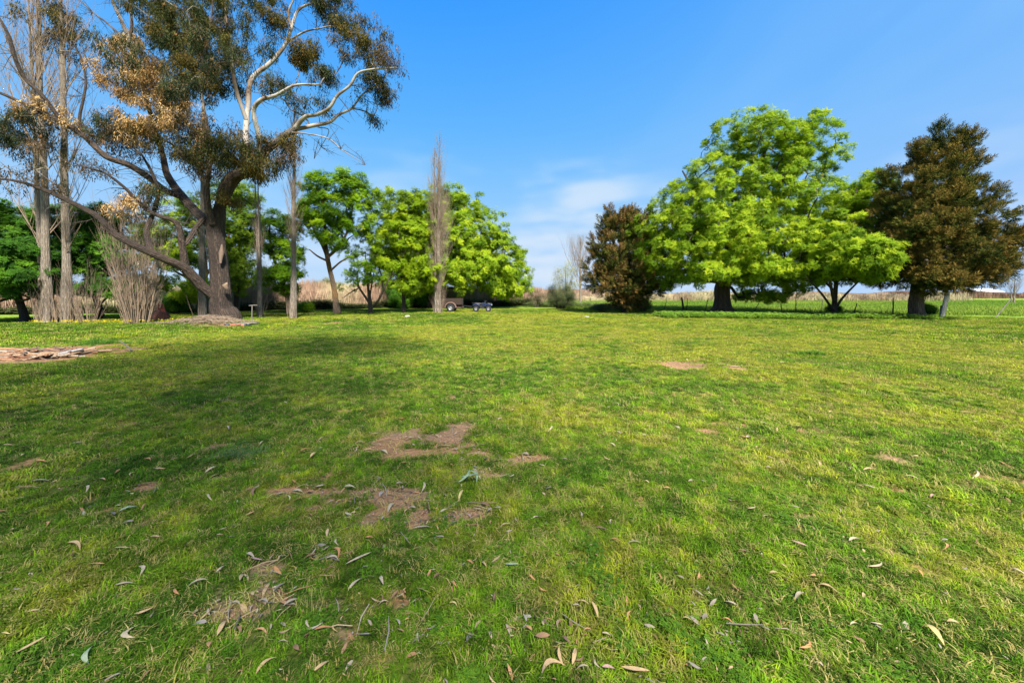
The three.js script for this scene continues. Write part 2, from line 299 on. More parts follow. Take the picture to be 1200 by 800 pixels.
function gumSpray(seed, n = 13) {                        // a hanging twig with narrow leaves
  const r = rng(seed), g = new Geo();
  for (let k = 0; k < n; k++) {
    const y = 0.16 - 0.42 * k / n, a = r() * 6.28, b = V(cos(a) * 0.12 * r(), y, sin(a) * 0.12 * r()), d = V(cos(a) * (0.25 + 0.5 * r()), -1 + 0.9 * r() * r(), sin(a) * (0.25 + 0.5 * r())).normalize(), L = 0.12 + 0.08 * r();
    const w = V(cos(a + 1.57 + (r() - 0.5)), 0.2 * (r() - 0.5), sin(a + 1.57)).normalize().multiplyScalar(0.014 + 0.006 * r()), m = b.clone().addScaledVector(d, L * 0.45), t = b.clone().addScaledVector(d, L); m.x += 0.012; t.x -= 0.01;
    g.tri(b, m.clone().add(w), t); g.tri(b, t, m.clone().sub(w));
  }
  return g.build();
}
function cypressSpray(seed) {                            // a feathery upswept shoot of scale leaves
  const r = rng(seed), g = new Geo();
  const blade = (b, t, w) => { const d = t.clone().sub(b), s = V(-d.z, 0.3 * (r() - 0.5), d.x).normalize().multiplyScalar(w), u = d.clone().cross(s).normalize().multiplyScalar(w), m = b.clone().lerp(t, 0.4); g.tri(b, m.clone().add(s), t); g.tri(b, t, m.clone().sub(s)); g.tri(b, m.clone().add(u), t); };
  blade(V(0, -0.12, 0), V(0.02, 0.42, 0), 0.02);
  for (let k = 0; k < 16; k++) { const y = -0.06 + 0.38 * k / 16, a = k * 2.5 + r(), L = (0.2 - 0.11 * k / 16) * (0.8 + 0.5 * r()); blade(V(0, y, 0), V(cos(a) * L * 0.8, y + L * 0.75, sin(a) * L * 0.8), 0.018); }
  return g.build();
}
function bushSpray(seed, n = 16, size = 0.05, R = 0.2) { // small oval leaves round a shoot
  const r = rng(seed), g = new Geo();
  for (let k = 0; k < n; k++) {
    const a = r() * 6.28, u = r() * 2 - 1, q = R * pow(r(), 0.5), b = V(cos(a) * sqrt(1 - u * u) * q, u * q, sin(a) * sqrt(1 - u * u) * q), d = V(r() - 0.5, 0.5 * (r() - 0.3), r() - 0.5).normalize(), L = size * (0.7 + 0.7 * r()), w = V(-d.z, 0.3 * (r() - 0.5), d.x).normalize().multiplyScalar(L * 0.3), m = b.clone().addScaledVector(d, L * 0.45), t = b.clone().addScaledVector(d, L);
    g.tri(b, m.clone().add(w), t); g.tri(b, t, m.clone().sub(w));
  }
  return g.build();
}
const SPRAY = { ash: [21, 22, 23].map(ashSpray), gum: [31, 32, 33].map((s) => gumSpray(s)), cypress: [41, 42, 43].map(cypressSpray), bush: [51, 52].map((s) => bushSpray(s)), big: [53, 54].map((s) => bushSpray(s, 20, 0.11, 0.28)) };

// points spread through lumps of a crown; a lump is [centre, radius x, y, z, number, kind]
function clumps(lumps, r, gap) {
  const out = [];
  for (const [c, rx, ry, rz, n, kind] of lumps) {
    for (let i = 0, tries = 0; i < n && tries < n * 14; tries++) {
      const u = r() * 2 - 1, a = r() * 6.283, k = pow(r(), 0.38), s = sqrt(1 - u * u), d = V(cos(a) * s, u, sin(a) * s), p = V(c.x + d.x * k * rx, c.y + d.y * k * ry, c.z + d.z * k * rz);
      if (p.y < 0.4 || out.some((o) => o.p.distanceToSquared(p) < gap * gap)) continue;
      out.push({ p, d, k, kind, c }); i++;
    }
  }
  return out;
}
// a branch skeleton from given limbs to every clump: each joins the nearest wood, counted along its way
function skeleton(limbs, ends, r, { cost = 0.22, lift = 0.35, tip = 0.012, power = 0.44, sag = 0, step = 0.5 } = {}) {
  const nodes = [], chains = [];
  for (const limb of limbs) {
    const [pts, rad] = curve(limb.map((q) => [q[0], q[1]]), max(6, Math.round(limb.length * 3)));
    let from = -1; pts.forEach((p, i) => { nodes.push({ p, from, way: from < 0 ? 0 : nodes[from].way + p.distanceTo(nodes[from].p), n: 0, r: rad[i], dir: i ? p.clone().sub(pts[i - 1]).normalize() : V(0, 1, 0), limb: true, low: i < pts.length * 0.3 && limb === limbs[0] }); from = nodes.length - 1; });
  }
  const root = nodes[0].p, order = ends.slice().sort((a, b) => a.p.distanceTo(root) - b.p.distanceTo(root));
  for (const e of order) {
    let best = -1, bc = 1e9;
    for (let i = 0; i < nodes.length; i++) { const n = nodes[i]; if (n.low) continue; const d = n.p.distanceTo(e.p); if (d > bc) continue; const c = d + cost * n.way * 0.3 + max(0, n.p.y - e.p.y) * 0.5; if (c < bc) { bc = c; best = i; } }
    const a = nodes[best], d = a.p.distanceTo(e.p), mid = a.p.clone().lerp(e.p, 0.5).addScaledVector(a.dir, d * 0.18); mid.y += d * (lift * 0.4 - sag * 0.3); mid.x += (r() - 0.5) * d * 0.22; mid.z += (r() - 0.5) * d * 0.22;
    const k = max(2, Math.round(d / step)), chain = [best]; let from = best;
    for (let i = 1; i <= k; i++) {
      const t = i / k, p = a.p.clone().multiplyScalar((1 - t) ** 2).addScaledVector(mid, 2 * t * (1 - t)).addScaledVector(e.p, t * t); if (i < k) p.add(V(r() - 0.5, r() - 0.5, r() - 0.5).multiplyScalar(step * 0.16));
      nodes.push({ p, from, way: nodes[from].way + p.distanceTo(nodes[from].p), n: 0, dir: p.clone().sub(nodes[from].p).normalize() }); from = nodes.length - 1; chain.push(from);
    }
    chains.push(chain); for (let i = from; i >= 0; i = nodes[i].from) nodes[i].n++;
  }
  for (const n of nodes) if (!n.limb) n.r = tip * pow(n.n, power);
  return { nodes, chains };
}
function branches(sk, sides, color, thin = 0) {          // one geometry of the grown wood
  const g = new Geo();
  for (const c of sk.chains) {
    const rad = c.map((i, k) => (k ? sk.nodes[i].r : min(sk.nodes[i].r * 0.9, sk.nodes[c[1]].r * 1.25))); if (rad[1] < thin) continue;
    rad[rad.length - 1] *= 0.5; g.tube(c.map((i) => sk.nodes[i].p), rad, rad[0] > 0.06 ? sides + 2 : sides, color);
  }
  return g.build();
}
const Q = new THREE.Quaternion(), Q2 = new THREE.Quaternion(), UP = V(0, 1, 0);
function leaves(ends, r, { per, R, flat = 0.7, aim = 0.7, size = 1, color, hang = false, sprays, center, holes = 0, spike = 0 }) {
  const lists = sprays.map(() => []);
  for (const e of ends) {
    const n = Math.round(per * (0.7 + 0.6 * r())), out = e.p.clone().sub(center ?? e.c); out.y *= 0.6; if (out.length() > 0) out.normalize();
    for (let i = 0; i < n; i++) {
      const u = r() * 2 - 1, a = r() * 6.283, s = sqrt(1 - u * u), k = pow(r(), 0.45), d = V(cos(a) * s, u, sin(a) * s), p = e.p.clone().add(V(d.x * R * k, d.y * R * k * flat, d.z * R * k));
      if (p.y < 0.25 || (holes && noise(p.x * 1.7 + p.z * 0.9, p.y * 1.7 - p.z * 0.7, 281) < holes)) continue;
      const dir = hang ? V((r() - 0.5) * 0.5, 1, (r() - 0.5) * 0.5).normalize() : d.clone().multiplyScalar(0.7).add(V(0, aim, 0)).addScaledVector(out, 0.6).normalize();
      Q.setFromUnitVectors(UP, dir).multiply(Q2.setFromAxisAngle(UP, r() * 6.283));
      const sc = size * (0.75 + 0.5 * r()) * (spike && e.k > 0.86 && r() < 0.25 ? 1 + spike * r() : 1);
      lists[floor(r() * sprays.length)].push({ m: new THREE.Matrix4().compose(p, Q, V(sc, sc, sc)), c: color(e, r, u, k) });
    }
  }
  return lists;
}
// a whole tree: trunk, branches, crown
function tree({ name, label, category = 'tree', group, base, limbs, lumps, gap, seed, wood, branchWood, sides = 5, grow, foliage, sprays, mat, trunkColor, trunkSides = 12, flare = 0, bare: leafless }) {
  const t = thing(name, label, category, [base.x, base.y, base.z], group), r = rng(seed), local = limbs.map((l) => l.map((q) => [q[0].clone().sub(base), q[1]]));
  limbs = local;
  const ends = clumps(lumps.map(([c, ...k]) => [c.clone().sub(base), ...k]), r, gap), sk = skeleton(limbs, ends, r, grow);
  limbs.forEach((l, i) => {
    const [pts, rad] = curve(l, max(8, l.length * 5)); if (i === 0) { rad.forEach((q, k) => { rad[k] = q * (1 + flare * exp(-pts[k].y / 0.35)); }); pts[0].y -= 0.15; }
    const g = new Geo(); g.tube(pts, rad, i ? 9 : trunkSides, trunkColor ?? null, i ? 0.12 : 0.22, seed + i); part(i ? 'branch' : 'trunk', g.build(), wood, t);
  });
  part('twigs', branches(sk, sides, null), branchWood ?? wood, t, 'stuff');
  if (!leafless) {
    const ctr = V(0, 0, 0); ends.forEach((e) => ctr.add(e.p)); ctr.multiplyScalar(1 / max(1, ends.length));
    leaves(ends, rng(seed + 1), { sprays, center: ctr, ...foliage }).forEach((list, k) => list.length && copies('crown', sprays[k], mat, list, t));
  }
  return t;
}
const W = (px, d) => px * d / F;                          // a width of px pixels seen d metres out
const L = (px, py, d, dd, rx, ry, n, kind, rz) => [spot(px, py, d - dd), W(rx, d), W(ry, d), rz ?? W(rx, d) * 0.9, n, kind];
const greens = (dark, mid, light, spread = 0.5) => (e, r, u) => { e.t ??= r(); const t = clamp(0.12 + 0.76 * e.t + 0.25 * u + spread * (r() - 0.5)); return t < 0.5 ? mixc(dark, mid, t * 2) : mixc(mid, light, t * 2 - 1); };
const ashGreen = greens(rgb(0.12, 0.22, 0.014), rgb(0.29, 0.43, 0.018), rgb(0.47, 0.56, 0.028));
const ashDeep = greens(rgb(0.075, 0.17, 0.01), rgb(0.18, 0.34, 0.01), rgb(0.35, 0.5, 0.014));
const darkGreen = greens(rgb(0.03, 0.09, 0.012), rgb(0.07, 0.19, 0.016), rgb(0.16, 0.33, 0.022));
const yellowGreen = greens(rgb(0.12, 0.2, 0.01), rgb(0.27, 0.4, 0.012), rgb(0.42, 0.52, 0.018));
const cone = (a, b) => [a, b];

// the great gum tree on the left
{
  const D = 21, base = ground(260, 377.5), G = (px, py, dz = 0, w = 3) => [spot(px, py, D - dz), W(w > 13 ? w : w * 0.86, D) / 2];
  base.z = -21;
  const limbs = [
[[base.clone(), W(25, D) / 2], G(259.5, 362, 0, 22), G(258.5, 335, 0, 20), G(255, 300, 0, 17), G(252, 270, 0, 18), G(255, 255, 0.1, 14.5), G(258, 240, 0.1, 12.5), G(264, 224, 0.2, 14.5), G(276, 206, 0.3, 14), G(294, 200, 0.3, 12), G(311, 177, 0.5, 9.5), G(328, 163, 0.7, 8.5), G(347, 150, 0.8, 7.5)],
    [G(249, 345, 0.2, 12), G(237, 336, 0.5, 13), G(222, 320, 1, 12.5), G(213, 312, 1.3, 11), G(196, 305, 1.8, 9.5), G(176, 296, 2.3, 8.5), G(135, 275, 3, 7), G(114, 254, 3.3, 6), G(81, 236, 3.7, 5), G(50, 222, 4, 4), G(27, 214, 4.3, 3), G(2, 210, 4.5, 2), G(-25, 214, 4.6, 1.2)],
    [G(219, 317, 1, 8), G(216, 305, 1.2, 8.5), G(213, 288, 1.3, 7.5), G(210, 268, 1.4, 6), G(204, 259, 1.5, 5.5), G(186, 253, 1.8, 4.5), G(168, 243, 2, 4), G(148, 222, 2.4, 3.4), G(123, 203, 2.8, 2.4), G(100, 196, 3, 1.4)],
    [G(214, 289, 1.3, 5), G(222, 279, 0.9, 6), G(230, 266, 0.5, 6), G(238, 256, 0.2, 6)],
    [G(247, 264, 0, 11), G(232, 251, -0.4, 12), G(213, 230, -0.9, 11), G(201, 214, -1.3, 10), G(194, 200, -1.6, 8), G(190, 180, -1.8, 6.5), G(182, 155, -1.8, 6), G(173, 122, -1.7, 5.5), G(166, 95, -1.7, 5.5), G(153, 52, -1.6, 6), G(142, 25, -1.6, 5), G(131, 0, -1.6, 3.6), G(122, -30, -1.6, 2)],
    [G(152, 50, -1.6, 4), G(154, 30, -1.4, 3.6), G(153, 8, -1.3, 3), G(157, -25, -1.2, 1.6)],
    [G(145, 45, -1.6, 3), G(125, 27, -1.9, 2.4), G(108, 14, -2.1, 1.8), G(90, -4, -2.3, 1)],
    [G(212, 231, -0.8, 7), G(192, 222, -0.2, 8), G(174, 208, 0.3, 7.5), G(150, 193, 0.8, 7.5), G(125, 184, 1.2, 7), G(96, 158, 1.6, 6), G(74, 144, 1.9, 5), G(50, 132, 2.1, 4), G(0, 109, 2.5, 3.2), G(-40, 94, 2.8, 2)],
    [G(94, 155, 1.6, 3.4), G(93, 136, 1.4, 3), G(98, 112, 1.2, 2.6), G(100, 94, 1, 2.3), G(92, 62, 0.7, 2), G(72, 36, 0.4, 1.6), G(52, 12, 0.2, 1)],
    [G(72, 143, 1.9, 4), G(50, 113, 2.3, 4.2), G(28, 91, 2.6, 4), G(15, 62, 2.9, 3.6), G(9, 40, 3, 3), G(-3, 18, 3.1, 2), G(-20, -15, 3.2, 1)],
    [G(178, 296, 2.2, 6), G(173, 282, 2, 6.2), G(172, 268, 1.9, 5.6), G(179, 250, 1.6, 5), G(185, 226, 1.2, 4.4), G(178, 203, 0.9, 3.4), G(165, 180, 0.7, 2.4)],
    [G(249, 262, 0.4, 8), G(243, 240, 0.9, 7.5), G(242, 212, 1.2, 6.5), G(246, 185, 1.3, 5.5), G(242, 150, 1.3, 4.6), G(236, 110, 1.4, 3.8), G(238, 70, 1.5, 3), G(246, 30, 1.6, 2), G(250, -20, 1.6, 1.2)],
    [G(283, 203, 0.2, 7), G(287, 180, 0.1, 7.5), G(288, 150, 0, 6.8), G(290, 126, -0.2, 6.4), G(295, 92, -0.4, 6), G(317, 73, -0.6, 5.6), G(334, 52, -0.8, 5), G(342, 30, -1, 4.2), G(350, 11, -1.1, 3.6), G(368, 3, -1.2, 2.6), G(388, 1, -1.3, 1.4)],
    [G(341, 33, -1, 3), G(338, 14, -0.8, 2.8), G(346, -6, -0.7, 2.2), G(352, -35, -0.6, 1.2)],
    [G(338, 48, -0.9, 2.6), G(357, 37, -0.6, 2.4), G(370, 34, -0.4, 2), G(388, 30, -0.2, 1.2)],
    [G(288, 140, 0, 5), G(275, 100, 0.6, 5), G(270, 60, 1, 4), G(264, 20, 1.2, 2.8), G(262, -25, 1.3, 1.6)],
    [G(304, 186, 0.4, 6), G(303, 160, 0.8, 6), G(297, 128, 1, 5.4), G(306, 117, 1.2, 4.8), G(322, 112, 1.3, 4), G(345, 100, 1.4, 3), G(375, 99, 1.5, 1.8)],
    [G(345, 151, 0.8, 6), G(357, 137, 1, 5), G(372, 134, 1.2, 4.4), G(386, 126, 1.4, 4), G(395, 112, 1.5, 3.6), G(410, 100, 1.6, 3.2), G(419, 86, 1.7, 2.8), G(437, 81, 1.8, 2.2), G(464, 79, 1.9, 1.2)],
    [G(345, 152, 0.8, 5.5), G(366, 147, 0.4, 4.8), G(386, 143, 0.1, 4.2), G(397, 134, -0.1, 3.8), G(412, 127, -0.3, 3), G(423, 112, -0.4, 2.2), G(440, 100, -0.5, 1.3)],
    [G(340, 155, 0.8, 2), G(362, 157, 1.4, 1.6), G(386, 163, 1.7, 1.3), G(400, 175, 1.9, 1), G(428, 193, 2.1, 0.5)],
    [G(372, 149, 0.3, 1.4), G(385, 152, -0.2, 1.1), G(376, 172, -0.4, 0.8), G(368, 186, -0.5, 0.4)],
  ];
  const f = (px, py, rx, ry, n, kind, dz = 0, rz) => [spot(px, py, D - dz), W(rx, D), W(ry, D), rz ?? W(rx, D) * 0.9, n, kind];
  const lumps = [
    f(243, 38, 66, 44, 62, 0, 0.6, 3.2), f(220, -15, 90, 34, 34, 0, 0, 3.4), f(205, 30, 30, 24, 12, 2), f(300, -25, 60, 24, 14, 1, -0.5, 2.5), f(230, 92, 26, 20, 13, 2, 1.2), f(262, 82, 34, 24, 14, 1, 0.2),
    f(160, 84, 36, 36, 36, 3, 0.4), f(190, 108, 26, 18, 13, 3, 0.8), f(60, 28, 30, 24, 17, 2, 0.6), f(66, 56, 20, 16, 10, 4, 0.8), f(18, 148, 24, 20, 12, 1, 2.4), f(52, 134, 20, 13, 8, 3, 2.2), f(38, 152, 24, 14, 6, 1, 2), f(40, 176, 34, 14, 6, 4, 2.4), f(75, 195, 40, 18, 8, 4, 2.6),
    f(120, 146, 30, 18, 13, 1, 0.6), f(150, 165, 30, 20, 13, 4, 0.4), f(165, 150, 26, 20, 10, 3, 1.2), f(205, 160, 34, 22, 18, 2, 0.6), f(235, 150, 34, 22, 16, 4, 1.2), f(215, 140, 30, 14, 10, 3, 1.6), f(262, 180, 38, 22, 26, 0, 1.2), f(290, 175, 30, 20, 16, 4, 0.4), f(240, 190, 30, 14, 9, 4, 1.4), f(300, 195, 24, 10, 8, 2, 1),
    f(355, 65, 20, 18, 11, 2, -0.4), f(325, 98, 20, 14, 10, 1, 0), f(380, 91, 13, 9, 6, 1, 1), f(425, 52, 30, 27, 26, 2, 1), f(452, 72, 18, 12, 9, 4, 1.6), f(440, 104, 22, 17, 15, 0, 0.2), f(460, 112, 10, 10, 5, 4, 0), f(442, 137, 9, 5, 3, 1, 0), f(372, 125, 14, 9, 5, 1, 1), f(388, 10, 24, 14, 11, 1, -0.8), f(405, 26, 14, 10, 5, 1, 0), f(322, 25, 16, 12, 6, 2, -0.6), f(340, 182, 14, 15, 8, 4, 0.6), f(330, 165, 18, 10, 6, 2, 0.6), f(345, 120, 18, 12, 6, 1, 0.4),
    f(150, 243, 16, 12, 5, 3, 2), f(172, 228, 16, 10, 6, 1, 1.6), f(25, 215, 30, 8, 5, 4, 4.2), f(262, 236, 12, 8, 3, 2, 0.8),
    f(215, 45, 90, 46, 30, 0, -3.4, 2), f(230, 70, 90, 40, 22, 1, 3.8, 2), f(130, 60, 60, 40, 8, 4, -3, 2),
  ];
  const t = thing('gum_tree', 'huge gum tree with dark furrowed trunk and mixed olive and dead tan foliage', 'tree', [base.x, base.y, base.z]), r = rng(301);
  const ends = clumps(lumps.map(([c, rx, ry, rz, n, kind]) => [c.clone().sub(base), rx * 1.05, ry * 1.05, rz, Math.round(n * (c.x < -23.5 ? 1.2 : 1.9)), kind]), r, 0.26), lim = limbs.map((l) => l.map((q) => [q[0].clone().sub(base), q[1]]));
  const woodColor = (f2, p, rad) => { const h = smooth(p.y, 7, 10) * smooth(0.34 - rad, 0.02, 0.2) * max(smooth(p.x, -2, 1.5), 0.75 * smooth(p.y, 14.5, 16.5)); const n = noise(p.x * 1.2, p.y * 1.2, 310), strip = noise(p.x * 5, p.y * 1.1 + p.z, 311); return mixc(mixc(rgb(0.058, 0.038, 0.028), rgb(0.115, 0.076, 0.052), n), mixc(rgb(0.4, 0.36, 0.32), rgb(0.2, 0.135, 0.09), smooth(strip, 0.5, 0.75)), h); };
  lim.forEach((l, i) => {
    const [pts, rad] = curve(l, l.length * 4); if (!i) { pts[0].y -= 0.3; rad.forEach((q, k) => { rad[k] = q * (1 + 0.22 * exp(-max(0, pts[k].y) / 0.5)); }); }
    const g = new Geo(); g.tube(pts, rad, i ? 10 : 20, woodColor, i ? 0.16 : 0.2, 320 + i); part(i ? 'branch' : 'trunk', g.build(), i < 12 ? M.gum : M.limb, t);
  });
  { // scars and torn bark on the trunk
    const g = new Geo(), at = (px, py) => spot(px, py, D - 0.62).sub(base);
    g.tube([at(263.6, 338), at(263.6, 334), at(264, 331.5)].map((p, k) => p.add(V(0, 0, [-0.1, 0.02, -0.1][k]))), [0.08, 0.14, 0.05], 8, () => rgb(0.24, 0.165, 0.11)); part('knot', g.build(), M.limb, t);
    const s = new Geo(); s.tube([at(255.5, 308), at(256.5, 296), at(257, 286)].map((p) => p.add(V(0, 0, -0.16))), [0.05, 0.13, 0.04], 7, () => rgb(0.2, 0.135, 0.1)); part('scar', s.build(), M.limb, t);
  }
  const sk = skeleton(lim, ends, r, { cost: 0.06, lift: 0.25, tip: 0.0085, power: 0.42, sag: 0.1, step: 0.4 });
  part('twigs', branches(sk, 4, (f2, p) => (noise(p.x * 0.8, p.y * 0.8, 330) > 0.42 ? rgb(0.09, 0.066, 0.05) : rgb(0.26, 0.215, 0.175))), M.limb, t, 'stuff');
  const bareTwigs = new Geo();                             // leafless dead twigs
  for (let i = 0; i < 700; i++) {
    const l = lim[1 + floor(r() * (lim.length - 1))], k = 2 + floor(r() * (l.length - 2)), a = l[k][0].clone(), left = a.x < -2 || a.y > 15; if (!left && r() < 0.55) continue;
    const d = V(r() - 0.5 - (a.x < -3 ? 0.35 : -0.2), r() - 0.35, r() - 0.5).normalize(), n = 0.5 + 1.5 * r(), pts = [a]; let q = a.clone();
    for (let s = 0; s < 4; s++) { d.add(V((r() - 0.5) * 0.6, (r() - 0.55) * 0.5, (r() - 0.5) * 0.6)).normalize(); q = q.clone().addScaledVector(d, n / 4); pts.push(q); }
    bareTwigs.tube(pts, [0.016, 0.013, 0.01, 0.007, 0.004], 4);
    for (let b = 1; b < 4; b++) { const e = pts[b].clone().add(V((r() - 0.5) * 0.7, (r() - 0.5) * 0.5, (r() - 0.5) * 0.7)); bareTwigs.tube([pts[b], pts[b].clone().lerp(e, 0.5).add(V(0, 0.05, 0)), e], [0.008, 0.006, 0.003], 3); }
  }
  part('dead_twigs', bareTwigs.build(), M.darktwig, t, 'stuff');
  const live = [[rgb(0.04, 0.058, 0.022), rgb(0.12, 0.14, 0.035), rgb(0.25, 0.23, 0.06)], [rgb(0.032, 0.052, 0.028), rgb(0.085, 0.115, 0.045), rgb(0.17, 0.19, 0.07)], [rgb(0.075, 0.078, 0.02), rgb(0.22, 0.18, 0.035), rgb(0.38, 0.26, 0.06)], [rgb(0.3, 0.16, 0.05), rgb(0.5, 0.31, 0.12), rgb(0.66, 0.46, 0.22)], [rgb(0.09, 0.07, 0.04), rgb(0.2, 0.14, 0.07), rgb(0.34, 0.23, 0.12)]];
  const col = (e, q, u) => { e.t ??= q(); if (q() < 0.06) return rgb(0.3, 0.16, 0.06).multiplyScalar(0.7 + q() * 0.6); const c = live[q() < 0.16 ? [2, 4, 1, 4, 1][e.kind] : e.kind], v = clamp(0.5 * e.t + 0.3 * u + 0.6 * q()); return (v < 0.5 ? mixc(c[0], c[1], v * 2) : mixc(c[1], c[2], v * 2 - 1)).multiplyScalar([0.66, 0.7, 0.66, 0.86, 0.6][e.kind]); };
  const sets = [['foliage', ends.filter((e) => e.kind !== 3 && e.kind !== 4), 24, 0.42, 0.42], ['dead_leaves', ends.filter((e) => e.kind === 3), 20, 0.38, 0.4], ['thin_foliage', ends.filter((e) => e.kind === 4), 11, 0.46, 0.4]];
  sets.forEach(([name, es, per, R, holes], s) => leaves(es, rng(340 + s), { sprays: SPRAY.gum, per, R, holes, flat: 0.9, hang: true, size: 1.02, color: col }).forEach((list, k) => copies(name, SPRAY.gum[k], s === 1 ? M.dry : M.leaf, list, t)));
}
// a second gum stands at the camera's right shoulder: its high open crown shades the near lawn
{
  const base = V(-4, 0, 6); base.y = height(base.x, base.z);
  const P = (x, y, z, w) => [V(x, base.y + y, z), w];
  tree({ name: 'gum_tree', label: 'tall gum tree whose high open crown shades the near lawn', base, seed: 401, wood: M.gum, branchWood: M.darktwig, trunkColor: () => rgb(0.2, 0.15, 0.12),
    limbs: [[P(-4, 0, 6, 0.5), P(-3.9, 4, 6, 0.4), P(-3.3, 8, 6.1, 0.33), P(-2.2, 12, 6.4, 0.22), P(-1, 17, 6.8, 0.08)], [P(-3.5, 7, 6, 0.2), P(-3, 11, 4.4, 0.15), P(-2.2, 14, 2, 0.09), P(-1.6, 16, 0.6, 0.05)], [P(-3.1, 9, 6.1, 0.2), P(0.4, 12.5, 7.6, 0.15), P(3.6, 14.6, 8.6, 0.09), P(6.6, 16, 10, 0.05)], [P(-2.6, 11, 6.3, 0.17), P(-1.6, 13.6, 8.6, 0.11), P(0.4, 15.6, 10.2, 0.05)], [P(-3, 8.6, 6, 0.18), P(-1, 12, 5, 0.12), P(1.6, 15, 4.6, 0.05)]],
    lumps: [[V(-1.4, 16, 4.4), 4.6, 1.6, 6, 110, 0], [V(2.6, 16, 9.4), 4, 1.5, 2.4, 34, 0]], gap: 0.6,
    grow: { cost: 0.05, lift: 0.3, tip: 0.009, step: 0.6 }, sprays: SPRAY.gum, mat: M.leaf, foliage: { per: 29, R: 1.05, holes: 0.3, flat: 0.7, hang: true, size: 1.15, color: greens(rgb(0.035, 0.055, 0.025), rgb(0.08, 0.1, 0.035), rgb(0.15, 0.15, 0.05)) } });
}

// broad-leaved trees: base pixel, distance; trunk line; crown lumps
const trunkLine = (base, d, list) => [[base.clone(), W(list[0][2], d) / 2], ...list.slice(1).map(([px, py, w, dd = 0]) => [spot(px, py, d - dd), W(w, d) / 2])];
function plantTree(name, label, bx, d, line, limbs, lumps, o) {
  const base = V((bx - HX) / F * d, 0, -d); base.y = height(base.x, base.z);
  return tree({ name, label, base, limbs: [trunkLine(base, d, line), ...limbs.map((l) => l.map(([px, py, w, dd = 0]) => [spot(px, py, d - dd), W(w, d) / 2]))], lumps: lumps.map(([px, py, rx, ry, n, dd = 0, rz]) => L(px, py, d, dd, rx, ry, Math.round(n * (o.more ?? 2)), 0, rz)), gap: 0.6, wood: M.ash, branchWood: M.darktwig, sprays: SPRAY.ash, mat: M.leaf, ...o });
}
// the big ash on the right
plantTree('ash_tree', 'big spreading ash with bright green crown and thick dark trunk by the fence', 847, 31, [[847, 367, 22], [847, 360, 18], [847, 345, 16.5], [848, 330, 17], [852, 305, 13], [862, 275, 10], [875, 240, 7.5], [890, 200, 5], [900, 165, 2.6]],
  [[[848, 332, 10], [835, 312, 9, 0.4], [815, 295, 7, 1], [790, 285, 5, 1.4], [765, 283, 2.6, 1.6]], [[850, 330, 9], [872, 318, 8, 0.8], [900, 308, 6.5, 1.4], [930, 302, 4.6, 1.8], [965, 300, 2.4, 2]], [[850, 318, 8], [838, 285, 7, -0.8], [825, 250, 5.5, -1.6], [812, 222, 3.4, -2.2], [800, 200, 1.8, -2.6]], [[856, 295, 7], [890, 265, 6, -1], [920, 230, 4.5, -1.6], [940, 190, 2.6, -2]], [[849, 325, 8], [855, 306, 7, 2], [862, 292, 5, 4], [868, 284, 3, 5.6]], [[850, 320, 7], [842, 300, 6, -2.5], [835, 285, 4, -5]]],
  [[868, 168, 42, 34, 30, 0, 4], [925, 190, 46, 48, 42, 0, 4.5], [895, 155, 30, 24, 14, 0.5, 3], [945, 165, 22, 30, 12, 0, 2.5], [835, 215, 42, 30, 30, 0.5, 4], [895, 235, 56, 42, 44, 1.2, 5], [950, 245, 38, 46, 28, 0, 4], [806, 240, 40, 28, 26, 1, 4.5], [800, 282, 52, 28, 40, 1.8, 5], [850, 272, 54, 34, 40, 3.2, 4], [905, 290, 52, 26, 38, 2.4, 4.5], [775, 300, 34, 26, 26, 1, 4], [765, 268, 28, 24, 16, 0, 3.4], [815, 318, 34, 16, 24, 2.6, 3.6], [880, 318, 46, 15, 26, 3, 3.4], [925, 325, 38, 17, 20, 1, 3.4], [960, 300, 36, 26, 24, 0.5, 3.6], [830, 255, 60, 50, 26, -4, 2.5], [910, 250, 66, 60, 26, -4.4, 2.5], [775, 325, 24, 14, 12, 0.5, 2.4], [895, 345, 30, 8, 9, 0, 3]],
  { seed: 501, more: 3.6, gap: 0.36, flare: 0.6, grow: { cost: 0.16, lift: 0.3, tip: 0.013, power: 0.46, step: 0.6 }, foliage: { per: 12, R: 0.4, holes: 0.26, flat: 0.6, aim: 0.6, size: 0.85, color: ashGreen } });
// the smaller one beside it
plantTree('ash_tree', 'smaller bright green ash with low branches between the big ash and the cypress', 978, 27, [[978, 368, 6], [978, 358, 5], [979, 345, 4.6], [981, 325, 4], [986, 290, 3.6], [996, 250, 2.4], [1005, 220, 1.4]],
  [[[977, 364, 3], [969, 352, 2.4, 0.6], [958, 338, 2, 1.2], [945, 325, 1.4, 1.6]], [[979, 362, 3], [987, 350, 2.4, 0.5], [1000, 336, 2, 1], [1015, 322, 1.4, 1.4]], [[978, 355, 3], [974, 335, 3, 1.6], [970, 315, 2, 2.4]]],
  [[985, 300, 44, 24, 34, 2, 3.4], [1012, 302, 26, 17, 24, 3.6, 1.8], [1026, 318, 13, 10, 8, 3.6, 1], [965, 275, 36, 26, 24, 0.6, 3], [1000, 262, 34, 26, 22, 0, 3], [1010, 238, 26, 24, 14, -0.4, 2], [1022, 222, 14, 20, 7, -0.8, 1.6], [985, 240, 20, 14, 7, 0, 2], [955, 314, 32, 16, 20, 1, 2.8], [1000, 318, 26, 12, 12, 1.2, 2.2]],
  { seed: 511, more: 3, gap: 0.34, grow: { cost: 0.16, lift: 0.3, tip: 0.011, power: 0.44 }, foliage: { per: 12, R: 0.38, holes: 0.26, flat: 0.6, aim: 0.6, size: 0.82, color: ashGreen } });
